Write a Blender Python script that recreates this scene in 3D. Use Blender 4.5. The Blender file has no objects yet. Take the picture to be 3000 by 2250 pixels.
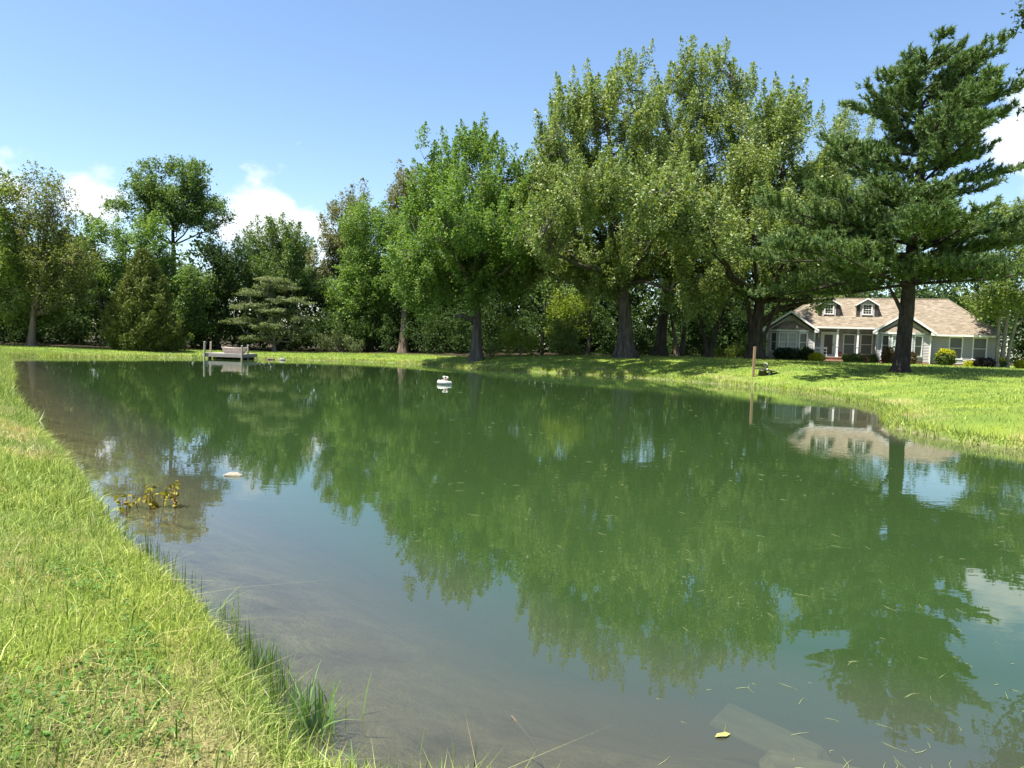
import bpy, math
import numpy as np
from mathutils import Matrix, Euler, Vector

sc = bpy.context.scene
C = sc.collection
R = math.radians
rng = np.random.default_rng(11)

# ------------------------------------------------------------------ camera
cam_d = bpy.data.cameras.new("camera")
cam = bpy.data.objects.new("camera", cam_d)
C.objects.link(cam)
cam_d.sensor_fit = 'HORIZONTAL'
cam_d.angle_x = 2 * math.atan(1106 / 1580)
cam_d.clip_start = 0.05
cam_d.clip_end = 3000
cam.matrix_world = Matrix.Translation((0, 0, 2.0)) @ Euler((math.pi / 2 - math.atan(0.056), 0, 0)).to_matrix().to_4x4() @ Matrix.Rotation(0.036, 4, 'Z')
sc.camera = cam

# ------------------------------------------------------------------ sky and sun
SUN_EL = R(68)
SUN_DIR = Vector((-0.90 * math.cos(SUN_EL), -0.436 * math.cos(SUN_EL), math.sin(SUN_EL)))   # towards the sun
world = bpy.data.worlds.new("World")
sc.world = world
world.use_nodes = True
wn = world.node_tree
wn.nodes.clear()


def N(nt, t, **kw):
    n = nt.nodes.new(t)
    for k, v in kw.items():
        setattr(n, k, v)
    return n


def math_n(nt, op, a, b=None, c=None, clamp=False):
    n = N(nt, 'ShaderNodeMath', operation=op, use_clamp=clamp)
    for i, q in enumerate((a, b, c)):
        if q is None:
            continue
        if isinstance(q, (int, float)):
            n.inputs[i].default_value = q
        else:
            nt.links.new(q, n.inputs[i])
    return n.outputs[0]


def smooth_n(nt, val, a, b):
    n = N(nt, 'ShaderNodeMapRange', interpolation_type='SMOOTHSTEP')
    nt.links.new(val, n.inputs[0])
    n.inputs[1].default_value = a
    n.inputs[2].default_value = b
    return n.outputs[0]


sky = N(wn, 'ShaderNodeTexSky', sky_type='NISHITA')
sky.sun_disc = False
sky.sun_elevation = SUN_EL
sky.sun_rotation = math.atan2(SUN_DIR.x, SUN_DIR.y)
sky.altitude = 150
sky.air_density = 1.0
sky.dust_density = 0.6
sky.ozone_density = 1.6
tc = N(wn, 'ShaderNodeTexCoord')
dirv = tc.outputs['Generated']
sep = N(wn, 'ShaderNodeSeparateXYZ')
wn.links.new(dirv, sep.inputs[0])
mp = N(wn, 'ShaderNodeMapping')
mp.inputs['Scale'].default_value = (1, 1, 1.7)
mp.inputs['Location'].default_value = (0.37, 0.11, 0.2)
wn.links.new(dirv, mp.inputs[0])
cn = N(wn, 'ShaderNodeTexNoise')
cn.inputs['Scale'].default_value = 9.0
cn.inputs['Detail'].default_value = 9
cn.inputs['Roughness'].default_value = 0.56
wn.links.new(mp.outputs[0], cn.inputs['Vector'])
cov = None
# cumulus banks standing at these bearings, all round the horizon
for (dx, dy, dz), wid, amp in [
    ((-.318, .936, .142), .055, .46), ((-.268, .955, .128), .05, .40), ((-.355, .926, .130), .05, .40), ((-.275, .937, .212), .045, .27), ((-.318, .928, .186), .05, .22),
    ((-.565, .811, .170), .045, .30), ((-.488, .859, .150), .05, .40), ((.555, .790, .255), .07, .40), ((.59, .78, .20), .07, .40),
    ((.03, .958, .275), .06, .20), ((-.441, .837, .323), .03, .14), ((.9, .4, .2), .2, .4), ((-.9, .3, .18), .16, .35),
    ((-.8, -.6, .2), .2, .35), ((.5, -.85, .2), .2, .4), ((.95, -.2, .25), .15, .35), ((-.2, -.95, .2), .2, .35), ((-.97, -.1, .2), .15, .35)]:
    v = Vector((dx, dy, dz)).normalized()
    dist = N(wn, 'ShaderNodeVectorMath', operation='DISTANCE')
    wn.links.new(dirv, dist.inputs[0])
    dist.inputs[1].default_value = v
    w_ = math_n(wn, 'MULTIPLY', smooth_n(wn, dist.outputs['Value'], wid * 1.7, wid * .25), amp)
    cov = w_ if cov is None else math_n(wn, 'MAXIMUM', cov, w_)
dens = math_n(wn, 'ADD', cn.outputs[0], cov)
cfac = math_n(wn, 'MULTIPLY', smooth_n(wn, dens, .75, .94), .97)
bg1 = N(wn, 'ShaderNodeBackground')
hs = N(wn, 'ShaderNodeHueSaturation')
hs.inputs['Saturation'].default_value = 1.06
wn.links.new(sky.outputs[0], hs.inputs['Color'])
wn.links.new(hs.outputs[0], bg1.inputs[0])
bg1.inputs[1].default_value = 0.085
bg2 = N(wn, 'ShaderNodeBackground')
bg2.inputs[0].default_value = (0.93, 0.96, 1.0, 1)
bg2.inputs[1].default_value = 0.50
wmix = N(wn, 'ShaderNodeMixShader')
wn.links.new(cfac, wmix.inputs[0])
wn.links.new(bg1.outputs[0], wmix.inputs[1])
wn.links.new(bg2.outputs[0], wmix.inputs[2])
wout = N(wn, 'ShaderNodeOutputWorld')
wn.links.new(wmix.outputs[0], wout.inputs[0])

sun_d = bpy.data.lights.new("sun", 'SUN')
sun_d.energy = 4.7
sun_d.angle = R(0.53)
sun_d.color = (1.0, 0.955, 0.88)
sun = bpy.data.objects.new("sun", sun_d)
C.objects.link(sun)
sun.rotation_euler = SUN_DIR.to_track_quat('Z', 'Y').to_euler()

sc.view_settings.view_transform = 'Standard'
sc.view_settings.look = 'None'
sc.view_settings.exposure = 1.48
sc.view_settings.gamma = 1.0
sc.view_settings.use_curve_mapping = False
sc.render.engine = 'CYCLES'
sc.cycles.use_denoising = True
sc.cycles.max_bounces = 6
sc.cycles.diffuse_bounces = 3
sc.cycles.glossy_bounces = 3
sc.cycles.transmission_bounces = 3
sc.cycles.transparent_max_bounces = 8
sc.cycles.caustics_reflective = False
sc.cycles.caustics_refractive = False
sc.cycles.sample_clamp_indirect = 4.0

# ------------------------------------------------------------------ materials
MATS = {}


def new_mat(name):
    m = bpy.data.materials.new(name)
    m.use_nodes = True
    nt = m.node_tree
    nt.nodes.clear()
    out = N(nt, 'ShaderNodeOutputMaterial')
    MATS[name] = m
    return m, nt, out


def ramp(nt, fac, cols):
    r = N(nt, 'ShaderNodeValToRGB')
    el = r.color_ramp.elements
    while len(el) < len(cols):
        el.new(0.5)
    for e, (p, c) in zip(el, cols):
        e.position = p
        e.color = (*c, 1)
    nt.links.new(fac, r.inputs[0])
    return r.outputs[0]


def noise(nt, scale, detail=4, rough=.55, coord='Object', stretch=None):
    t = N(nt, 'ShaderNodeTexCoord')
    n = N(nt, 'ShaderNodeTexNoise')
    n.inputs['Scale'].default_value = scale
    n.inputs['Detail'].default_value = detail
    n.inputs['Roughness'].default_value = rough
    src = t.outputs[coord]
    if stretch:
        m = N(nt, 'ShaderNodeMapping')
        m.inputs['Scale'].default_value = stretch
        nt.links.new(src, m.inputs[0])
        src = m.outputs[0]
    nt.links.new(src, n.inputs['Vector'])
    return n.outputs[0]


def leaf_mat(name, cols, transl=.35, rough=.5, spec=.18, nscale=.5):
    m, nt, out = new_mat(name)
    g = N(nt, 'ShaderNodeNewGeometry')
    f = math_n(nt, 'ADD', math_n(nt, 'MULTIPLY', g.outputs['Random Per Island'], .6), math_n(nt, 'MULTIPLY', noise(nt, nscale, 3), .55))
    col = ramp(nt, math_n(nt, 'SUBTRACT', f, .1), [(i / (len(cols) - 1), c) for i, c in enumerate(cols)])
    p = N(nt, 'ShaderNodeBsdfPrincipled')
    nt.links.new(col, p.inputs['Base Color'])
    p.inputs['Roughness'].default_value = rough
    p.inputs['Specular IOR Level'].default_value = spec
    t = N(nt, 'ShaderNodeBsdfTranslucent')
    tcol = N(nt, 'ShaderNodeMix', data_type='RGBA', blend_type='MULTIPLY')
    tcol.inputs[0].default_value = 1
    nt.links.new(col, tcol.inputs[6])
    tcol.inputs[7].default_value = (1.25, 1.2, .45, 1)
    nt.links.new(tcol.outputs[2], t.inputs[0])
    mx = N(nt, 'ShaderNodeMixShader')
    mx.inputs[0].default_value = transl
    nt.links.new(p.outputs[0], mx.inputs[1])
    nt.links.new(t.outputs[0], mx.inputs[2])
    nt.links.new(mx.outputs[0], out.inputs[0])
    return m


leaf_mat('maple_leaf', [(.075, .145, .036), (.170, .245, .072), (.265, .32, .12), (.37, .40, .21)], .38, .45, .35)
leaf_mat('maple_leaf_bright', [(.070, .155, .032), (.160, .260, .060), (.25, .34, .10)], .42, .5, .2)
leaf_mat('oak_leaf', [(.065, .125, .034), (.125, .20, .056), (.20, .26, .095)], .36)
leaf_mat('oak_leaf_brown', [(.11, .15, .05), (.19, .20, .085), (.30, .25, .13)], .30)
leaf_mat('pale_leaf', [(.10, .165, .04), (.185, .255, .065), (.28, .31, .10)], .40)
leaf_mat('sparse_leaf', [(.10, .13, .04), (.17, .20, .065), (.26, .25, .10)], .38)
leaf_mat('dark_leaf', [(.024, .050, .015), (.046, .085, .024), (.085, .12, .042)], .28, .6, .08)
leaf_mat('dogwood_leaf', [(.08, .12, .05), (.15, .19, .085), (.24, .26, .14)], .32)
leaf_mat('cedar_leaf', [(.055, .085, .014), (.105, .135, .024), (.17, .185, .045)], .2, .6, .2, 1.2)
leaf_mat('pine_needle', [(.060, .115, .040), (.125, .20, .072), (.235, .30, .12)], .26, .5, .25, 1.2)
leaf_mat('sumac_leaf', [(.13, .21, .03), (.23, .31, .05), (.38, .42, .09)], .42)  # colour raised in place of sunlight that the maples keep off these shrubs
leaf_mat('shrub_leaf', [(.085, .14, .035), (.16, .225, .055), (.26, .30, .11)], .38)
leaf_mat('yew_leaf', [(.014, .035, .012), (.030, .058, .018), (.055, .085, .03)], .12)
leaf_mat('gold_leaf', [(.22, .26, .015), (.42, .42, .02), (.55, .50, .04)], .3)
leaf_mat('box_leaf', [(.04, .075, .015), (.085, .125, .03), (.19, .21, .045)], .25)
leaf_mat('barberry_leaf', [(.06, .045, .022), (.12, .085, .04), (.17, .10, .06)], .2)
leaf_mat('burgundy_leaf', [(.010, .010, .010), (.022, .018, .017), (.035, .028, .024)], .12)
leaf_mat('brown_leaf', [(.13, .075, .045), (.22, .14, .09), (.20, .17, .09)], .15)
leaf_mat('water_plant_leaf', [(.16, .06, .02), (.30, .27, .03), (.42, .42, .05)], .3)


def simple(name, col, rough=.7, spec=.3, nz=0., nscale=8., bump=0., stretch=None, col2=None, metal=0.):
    m, nt, out = new_mat(name)
    p = N(nt, 'ShaderNodeBsdfPrincipled')
    p.inputs['Roughness'].default_value = rough
    p.inputs['Specular IOR Level'].default_value = spec
    p.inputs['Metallic'].default_value = metal
    nf = noise(nt, nscale, 5, .6, 'Object', stretch)
    c2 = col2 or tuple(c * (1 - nz) for c in col)
    c1 = col if col2 else tuple(min(1, c * (1 + nz)) for c in col)
    nt.links.new(ramp(nt, nf, [(.3, c2), (.7, c1)]), p.inputs['Base Color'])
    if bump:
        b = N(nt, 'ShaderNodeBump')
        b.inputs['Strength'].default_value = 1
        b.inputs['Distance'].default_value = bump
        nt.links.new(nf, b.inputs['Height'])
        nt.links.new(b.outputs[0], p.inputs['Normal'])
    nt.links.new(p.outputs[0], out.inputs[0])
    return m


simple('bark_grey', (.15, .13, .11), .9, .1, bump=.07, nscale=5, stretch=(1, 1, .16), col2=(.035, .030, .026))
simple('bark_dark', (.085, .072, .060), .9, .1, bump=.05, nscale=6, stretch=(1, 1, .18), col2=(.022, .018, .015))
simple('bark_tan', (.24, .19, .14), .9, .1, bump=.05, nscale=7, stretch=(1, 1, .08), col2=(.07, .052, .038))
simple('bark_pine', (.075, .06, .052), .9, .1, bump=.09, nscale=4.5, stretch=(1, 1, .45), col2=(.022, .018, .016))
simple('bark_pale', (.30, .27, .23), .85, .1, bump=.03, nscale=6, stretch=(1, 1, .3), col2=(.13, .115, .095))
simple('siding', (.46, .435, .415), .55, .3, nz=.04, nscale=3)
simple('sheathing', (.20, .19, .18), .8)
simple('white_trim', (.78, .77, .73), .5, .3, nz=.03, nscale=5)
simple('white_paint', (.80, .80, .78), .45, .35, nz=.03)
simple('shutter', (.055, .045, .042), .6, nz=.2)
simple('pane', (.045, .050, .050), .06, .5, nz=.25, nscale=1.5)
simple('pane_screen', (.085, .085, .082), .30, .5, nz=.18, nscale=1.2)
simple('pane_curtain', (.33, .38, .35), .25, .5, nz=.25, nscale=3, stretch=(5, 5, .5))
simple('door_glass', (.010, .016, .011), .04, .25, nz=.6, nscale=2.5)
simple('soffit', (.62, .58, .50), .7, nz=.04)
simple('concrete', (.38, .35, .31), .9, nz=.15, bump=.004)
simple('dock_wood', (.42, .385, .33), .85, .15, bump=.006, nscale=5, stretch=(1, 14, 14), col2=(.21, .19, .165))
simple('dock_post_wood', (.46, .40, .31), .85, .15, bump=.006, nscale=9, stretch=(4, 4, .5), col2=(.24, .205, .16))
simple('fresh_post_wood', (.36, .24, .155), .8, .2, bump=.004, nscale=9, stretch=(4, 4, .4), col2=(.22, .145, .09))
simple('boat_hull', (.52, .42, .36), .6, .35, nz=.16, nscale=3)
simple('boat_inside', (.30, .24, .20), .7, nz=.2)
simple('dark_under', (.03, .028, .025), .9)
simple('float_white', (.50, .49, .44), .5, .3, nz=.22, nscale=9, bump=.006)
simple('rust', (.20, .12, .085), .8, nz=.3)
simple('black_plastic', (.016, .016, .017), .35, .5, nz=.2)
simple('lid_green', (.035, .042, .020), .7, .2, nz=.3, nscale=4)
simple('pipe_grey', (.36, .36, .34), .4, .5, nz=.1)
simple('pale_stone', (.26, .23, .18), .85, .2, nz=.18, nscale=14, bump=.01)
simple('grey_stone', (.26, .25, .23), .9, .2, nz=.25, nscale=9, bump=.02)
simple('sunken_board', (.27, .24, .15), .9, .1, nz=.35, nscale=6, stretch=(1, 4, 4))
simple('yellow_leaf', (.34, .33, .09), .6, nz=.15)
simple('floating_straw', (.34, .36, .15), .7, nz=.3, nscale=1.3, col2=(.20, .24, .10))
simple('stick', (.10, .08, .06), .9)
simple('lantern', (.55, .52, .46), .4, .5, nz=.1)
simple('ornament', (.22, .07, .06), .6, nz=.5, nscale=20)
simple('gutter_white', (.74, .73, .69), .5, nz=.03)

# shingles: tan, each tab its own shade
m, nt, out = new_mat('shingle')
g = N(nt, 'ShaderNodeNewGeometry')
oi = N(nt, 'ShaderNodeObjectInfo')
f = math_n(nt, 'FRACT', math_n(nt, 'ADD', g.outputs['Random Per Island'], oi.outputs['Random']))
p = N(nt, 'ShaderNodeBsdfPrincipled')
p.inputs['Roughness'].default_value = .95
p.inputs['Specular IOR Level'].default_value = .1
colr = ramp(nt, f, [(0, (.175, .142, .104)), (.3, (.215, .177, .130)), (.75, (.25, .208, .155)), (1, (.29, .244, .186))])
mxs = N(nt, 'ShaderNodeMix', data_type='RGBA', blend_type='MULTIPLY')
mxs.inputs[0].default_value = 1
nt.links.new(colr, mxs.inputs[6])
nt.links.new(ramp(nt, noise(nt, 30, 2), [(.3, (.8, .8, .8)), (.7, (1.1, 1.1, 1.1))]), mxs.inputs[7])
nt.links.new(mxs.outputs[2], p.inputs['Base Color'])
nt.links.new(p.outputs[0], out.inputs[0])

# brick
m, nt, out = new_mat('brick')
t = N(nt, 'ShaderNodeTexCoord')
mpg = N(nt, 'ShaderNodeMapping')
mpg.inputs['Rotation'].default_value = (R(90), 0, 0)
nt.links.new(t.outputs['Object'], mpg.inputs[0])
bt = N(nt, 'ShaderNodeTexBrick')
bt.inputs['Color1'].default_value = (.26, .085, .055, 1)
bt.inputs['Color2'].default_value = (.36, .14, .09, 1)
bt.inputs['Mortar'].default_value = (.40, .34, .29, 1)
bt.inputs['Scale'].default_value = 4.6
bt.inputs['Mortar Size'].default_value = .03
nt.links.new(mpg.outputs[0], bt.inputs['Vector'])
p = N(nt, 'ShaderNodeBsdfPrincipled')
p.inputs['Roughness'].default_value = .9
nt.links.new(bt.outputs[0], p.inputs['Base Color'])
nt.links.new(p.outputs[0], out.inputs[0])

# grass blades: 'dry' 0 green .. 1 straw
m, nt, out = new_mat('grass_blade')
at = N(nt, 'ShaderNodeAttribute', attribute_name='dry')
g = N(nt, 'ShaderNodeNewGeometry')
gcol = ramp(nt, g.outputs['Random Per Island'], [(0, (.075, .145, .018)), (.25, (.17, .275, .034)), (.6, (.30, .41, .055)), (1, (.50, .57, .15))])
scol = ramp(nt, g.outputs['Random Per Island'], [(0, (.42, .30, .16)), (.5, (.55, .44, .24)), (1, (.60, .55, .26))])
mc = N(nt, 'ShaderNodeMix', data_type='RGBA')
nt.links.new(at.outputs['Fac'], mc.inputs[0])
nt.links.new(gcol, mc.inputs[6])
nt.links.new(scol, mc.inputs[7])
patch = ramp(nt, noise(nt, .55, 5, .62), [(.32, (.72, .80, .80)), (.5, (1, 1, 1)), (.70, (1.28, 1.16, .95))])
tm = N(nt, 'ShaderNodeMix', data_type='RGBA', blend_type='MULTIPLY')
tm.inputs[0].default_value = 1
nt.links.new(mc.outputs[2], tm.inputs[6])
nt.links.new(patch, tm.inputs[7])
p = N(nt, 'ShaderNodeBsdfPrincipled')
p.inputs['Roughness'].default_value = .45
p.inputs['Specular IOR Level'].default_value = .3
nt.links.new(tm.outputs[2], p.inputs['Base Color'])
tr = N(nt, 'ShaderNodeBsdfTranslucent')
nt.links.new(tm.outputs[2], tr.inputs[0])
mx = N(nt, 'ShaderNodeMixShader')
mx.inputs[0].default_value = .4
nt.links.new(p.outputs[0], mx.inputs[1])
nt.links.new(tr.outputs[0], mx.inputs[2])
nt.links.new(mx.outputs[0], out.inputs[0])
leaf_mat('sedge_blade', [(.07, .14, .035), (.13, .21, .05), (.21, .28, .08)], .4)
leaf_mat('iris_blade', [(.10, .20, .07), (.17, .28, .10), (.27, .36, .13)], .45)

# ground: grass turf, straw by the water, mud in the pond, leaf litter in the wood
m, nt, out = new_mat('ground')
a_dry = N(nt, 'ShaderNodeAttribute', attribute_name='dry')
a_wet = N(nt, 'ShaderNodeAttribute', attribute_name='mud')
a_wood = N(nt, 'ShaderNodeAttribute', attribute_name='litter')
n1 = noise(nt, 26, 6, .7)
n2 = noise(nt, .45, 4, .6)
turf = ramp(nt, math_n(nt, 'ADD', math_n(nt, 'MULTIPLY', n1, .65), math_n(nt, 'MULTIPLY', n2, .45)), [(.30, (.075, .125, .018)), (.55, (.145, .21, .034)), (.80, (.23, .285, .065))])
straw = ramp(nt, n1, [(.3, (.25, .19, .08)), (.7, (.42, .35, .17))])
mud = ramp(nt, noise(nt, 2.6, 8, .72), [(.34, (.07, .062, .040)), (.50, (.17, .148, .092)), (.68, (.29, .25, .155))])
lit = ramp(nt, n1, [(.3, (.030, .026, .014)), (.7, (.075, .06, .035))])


def mixc(fac, a, b):
    q = N(nt, 'ShaderNodeMix', data_type='RGBA')
    nt.links.new(fac, q.inputs[0])
    nt.links.new(a, q.inputs[6])
    nt.links.new(b, q.inputs[7])
    return q.outputs[2]


patch = ramp(nt, noise(nt, .55, 5, .62), [(.32, (.72, .80, .80)), (.5, (1, 1, 1)), (.70, (1.28, 1.16, .95))])
tm = N(nt, 'ShaderNodeMix', data_type='RGBA', blend_type='MULTIPLY')
tm.inputs[0].default_value = 1
nt.links.new(turf, tm.inputs[6])
nt.links.new(patch, tm.inputs[7])
colg = mixc(a_dry.outputs['Fac'], tm.outputs[2], straw)
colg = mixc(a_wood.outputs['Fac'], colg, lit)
colg = mixc(a_wet.outputs['Fac'], colg, mud)
p = N(nt, 'ShaderNodeBsdfPrincipled')
p.inputs['Roughness'].default_value = .95
p.inputs['Specular IOR Level'].default_value = .1
nt.links.new(colg, p.inputs['Base Color'])
b = N(nt, 'ShaderNodeBump')
b.inputs['Distance'].default_value = .05
nt.links.new(n1, b.inputs['Height'])
nt.links.new(b.outputs[0], p.inputs['Normal'])
nt.links.new(p.outputs[0], out.inputs[0])

# pond water: turbid green body whose cover grows with depth, under a rippled Fresnel surface
m, nt, out = new_mat('pond_water')
a_dep = N(nt, 'ShaderNodeAttribute', attribute_name='depth')
body_f = math_n(nt, 'SUBTRACT', 1.0, math_n(nt, 'POWER', 2.718, math_n(nt, 'MULTIPLY', a_dep.outputs['Fac'], -2.7)))
dif = N(nt, 'ShaderNodeBsdfDiffuse')
wcol = ramp(nt, a_dep.outputs['Fac'], [(.05, (.125, .112, .074)), (.40, (.054, .068, .042)), (.85, (.024, .048, .014))])
nt.links.new(wcol, dif.inputs[0])
tp = N(nt, 'ShaderNodeBsdfTransparent')
tp.inputs[0].default_value = (.80, .86, .72, 1)
body = N(nt, 'ShaderNodeMixShader')
nt.links.new(body_f, body.inputs[0])
nt.links.new(tp.outputs[0], body.inputs[1])
nt.links.new(dif.outputs[0], body.inputs[2])
w1 = noise(nt, 1.5, 3, .5, 'Object', (.75, 1.5, 1))
w2 = noise(nt, 5.5, 2, .5, 'Object', (.8, 1.35, 1))
wp = smooth_n(nt, noise(nt, .07, 2, .5, 'Object', (.5, 1.3, 1)), .42, .62)
h_ = math_n(nt, 'ADD', math_n(nt, 'MULTIPLY', w1, .8), math_n(nt, 'MULTIPLY', math_n(nt, 'MULTIPLY', w2, .55), math_n(nt, 'ADD', wp, .25)))
bmp = N(nt, 'ShaderNodeBump')
bmp.inputs['Strength'].default_value = 1
bmp.inputs['Distance'].default_value = .0016
nt.links.new(h_, bmp.inputs['Height'])
gl = N(nt, 'ShaderNodeBsdfGlossy')
gl.inputs['Roughness'].default_value = .0
gl.inputs['Color'].default_value = (.95, .97, .97, 1)
nt.links.new(bmp.outputs[0], gl.inputs['Normal'])
fr = N(nt, 'ShaderNodeFresnel')
fr.inputs['IOR'].default_value = 1.60
nt.links.new(bmp.outputs[0], fr.inputs['Normal'])
wm = N(nt, 'ShaderNodeMixShader')
nt.links.new(fr.outputs[0], wm.inputs[0])
nt.links.new(body.outputs[0], wm.inputs[1])
nt.links.new(gl.outputs[0], wm.inputs[2])
nt.links.new(wm.outputs[0], out.inputs[0])


# ------------------------------------------------------------------ mesh helpers
def mesh_np(name, verts, faces, smooth=False, attrs=None):
    """verts (n,3); faces: list of integer arrays (k,3) or (k,4)"""
    me = bpy.data.meshes.new(name)
    verts = np.ascontiguousarray(verts, dtype=np.float32)
    faces = [np.asarray(f, dtype=np.int32) for f in faces if len(f)]
    me.vertices.add(len(verts))
    me.vertices.foreach_set('co', verts.ravel())
    loops = np.concatenate([f.ravel() for f in faces])
    starts, pos = [], 0
    for f in faces:
        starts.append(pos + np.arange(len(f)) * f.shape[1])
        pos += f.size
    starts = np.concatenate(starts).astype(np.int32)
    me.loops.add(len(loops))
    me.loops.foreach_set('vertex_index', loops)
    me.polygons.add(len(starts))
    me.polygons.foreach_set('loop_start', starts)
    if smooth:
        me.polygons.foreach_set('use_smooth', np.ones(len(starts), dtype=bool))
    if attrs:
        for k, a in attrs.items():
            at_ = me.attributes.new(k, 'FLOAT', 'POINT')
            at_.data.foreach_set('value', np.ascontiguousarray(a, dtype=np.float32))
    me.update(calc_edges=True)
    return me


def link(name, me, mat, parent=None):
    o = bpy.data.objects.new(name, me)
    C.objects.link(o)
    if mat and me is not None and not me.materials:
        me.materials.append(MATS[mat])
    if parent is not None:
        o.parent = parent
    return o


def tag(o, label=None, cat=None, group=None, kind=None):
    if label:
        o['label'] = label
    if cat:
        o['category'] = cat
    if group:
        o['group'] = group
    if kind:
        o['kind'] = kind
    return o


def empty(name, loc, label, cat, group=None, rz=0):
    o = bpy.data.objects.new(name, None)
    C.objects.link(o)
    o.location = loc
    o.rotation_euler = (0, 0, rz)
    o.empty_display_size = .3
    return tag(o, label, cat, group)


class MB:
    def __init__(s):
        s.v, s.f = [], []

    def hexa(s, P):
        """8 corners: bottom ring 0-3, top ring 4-7"""
        b = len(s.v)
        s.v += [tuple(q) for q in P]
        for q in ((0, 3, 2, 1), (4, 5, 6, 7), (0, 1, 5, 4), (1, 2, 6, 5), (2, 3, 7, 6), (3, 0, 4, 7)):
            s.f.append(tuple(b + i for i in q))
        return s

    def box(s, x0, y0, z0, x1, y1, z1):
        return s.hexa([(x0, y0, z0), (x1, y0, z0), (x1, y1, z0), (x0, y1, z0), (x0, y0, z1), (x1, y0, z1), (x1, y1, z1), (x0, y1, z1)])

    def obox(s, p, e, a0, a1, d0, d1, z0, z1):
        """box along unit direction e from p; d measured outward (right-hand normal of e)"""
        n = (e[1], -e[0])
        def q(a, d, z): return (p[0] + e[0] * a + n[0] * d, p[1] + e[1] * a + n[1] * d, z)
        return s.hexa([q(a0, d1, z0), q(a1, d1, z0), q(a1, d0, z0), q(a0, d0, z0), q(a0, d1, z1), q(a1, d1, z1), q(a1, d0, z1), q(a0, d0, z1)])

    def poly(s, P):
        b = len(s.v)
        s.v += [tuple(q) for q in P]
        s.f.append(tuple(range(b, b + len(P))))
        return s

    def slab(s, P, t=(0, 0, -.1)):
        """polygon with thickness vector t"""
        b = len(s.v)
        n = len(P)
        s.v += [tuple(q) for q in P] + [tuple(q[i] + t[i] for i in range(3)) for q in P]
        s.f.append(tuple(range(b, b + n)))
        s.f.append(tuple(b + n + i for i in reversed(range(n))))
        for i in range(n):
            j = (i + 1) % n
            s.f.append((b + i, b + n + i, b + n + j, b + j))
        return s

    def lathe(s, prof, c=(0, 0, 0), seg=16, sx=1., sy=1.):
        b = len(s.v)
        for r_, z in prof:
            for i in range(seg):
                a = 2 * math.pi * i / seg
                s.v.append((c[0] + r_ * sx * math.cos(a), c[1] + r_ * sy * math.sin(a), c[2] + z))
        for k in range(len(prof) - 1):
            for i in range(seg):
                j = (i + 1) % seg
                s.f.append((b + k * seg + i, b + k * seg + j, b + (k + 1) * seg + j, b + (k + 1) * seg + i))
        s.f.append(tuple(b + i for i in reversed(range(seg))))
        s.f.append(tuple(b + (len(prof) - 1) * seg + i for i in range(seg)))
        return s

    def tube(s, pts, rad, sides=8):
        V, F = tubes(np.array([pts], float), np.array([rad], float), sides)
        b = len(s.v)
        s.v += [tuple(q) for q in V]
        s.f += [tuple(int(i) + b for i in q) for q in F]
        n = len(pts)
        s.f.append(tuple(b + i for i in range(sides)))
        s.f.append(tuple(b + (n - 1) * sides + i for i in range(sides)))
        return s

    def mesh(s, name, smooth=False):
        me = bpy.data.meshes.new(name)
        me.from_pydata(s.v, [], s.f)
        if smooth:
            me.polygons.foreach_set('use_smooth', np.ones(len(me.polygons), dtype=bool))
        me.update()
        return me

    def build(s, name, mat, parent=None, smooth=False, bevel=0):
        o = link(name, s.mesh(name, smooth), mat, parent)
        if bevel:
            bm_ = o.modifiers.new('bevel', 'BEVEL')
            bm_.width = bevel
            bm_.segments = 2
        return o


def nrm(a):
    return a / np.maximum(np.linalg.norm(a, axis=-1, keepdims=True), 1e-9)


def tubes(P, Rr, s):
    """batch of tubes: P (M,n,3), Rr (M,n) -> verts, quads"""
    M, n, _ = P.shape
    T = np.empty_like(P)
    T[:, 1:-1] = P[:, 2:] - P[:, :-2]
    T[:, 0] = P[:, 1] - P[:, 0]
    T[:, -1] = P[:, -1] - P[:, -2]
    T = nrm(T)
    mean = nrm(P[:, -1] - P[:, 0])
    ref = np.where(np.abs(mean[:, 2:3]) < .8, np.array([[0, 0, 1.]]), np.array([[1., 0, 0]]))[:, None, :]
    U = nrm(np.cross(T, np.broadcast_to(ref, T.shape)))
    V = np.cross(T, U)
    a = np.arange(s) * 2 * np.pi / s
    ring = P[:, :, None, :] + Rr[:, :, None, None] * (np.cos(a)[None, None, :, None] * U[:, :, None, :] + np.sin(a)[None, None, :, None] * V[:, :, None, :])
    idx = np.arange(M * n * s).reshape(M, n, s)
    q = np.stack([idx[:, :-1, :], np.roll(idx, -1, 2)[:, :-1, :], np.roll(idx, -1, 2)[:, 1:, :], idx[:, 1:, :]], -1).reshape(-1, 4)
    return ring.reshape(-1, 3), q


class Geo:
    def __init__(s):
        s.v, s.f, s.n = [], [], 0

    def add(s, v, f):
        s.v.append(v)
        s.f.append(np.asarray(f) + s.n)
        s.n += len(v)

    def mesh(s, name, smooth=False):
        k3 = [f for f in s.f if f.shape[1] == 3]
        k4 = [f for f in s.f if f.shape[1] == 4]
        fs = ([np.concatenate(k3)] if k3 else []) + ([np.concatenate(k4)] if k4 else [])
        return mesh_np(name, np.concatenate(s.v), fs, smooth)


def quads(c, a, b):
    """rhombus leaves: centre c, half axes a (length) and b (width)"""
    v = np.stack([c - a, c + b - a * .12, c + a, c - b - a * .12], 1).reshape(-1, 3)
    return v, np.arange(len(v)).reshape(-1, 4)


def tris(c, a, b):
    """three-cornered leaves for crowns seen from afar"""
    v = np.stack([c - a * .8 + b, c - a * .8 - b, c + a], 1).reshape(-1, 3)
    return v, np.arange(len(v)).reshape(-1, 3)


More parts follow.
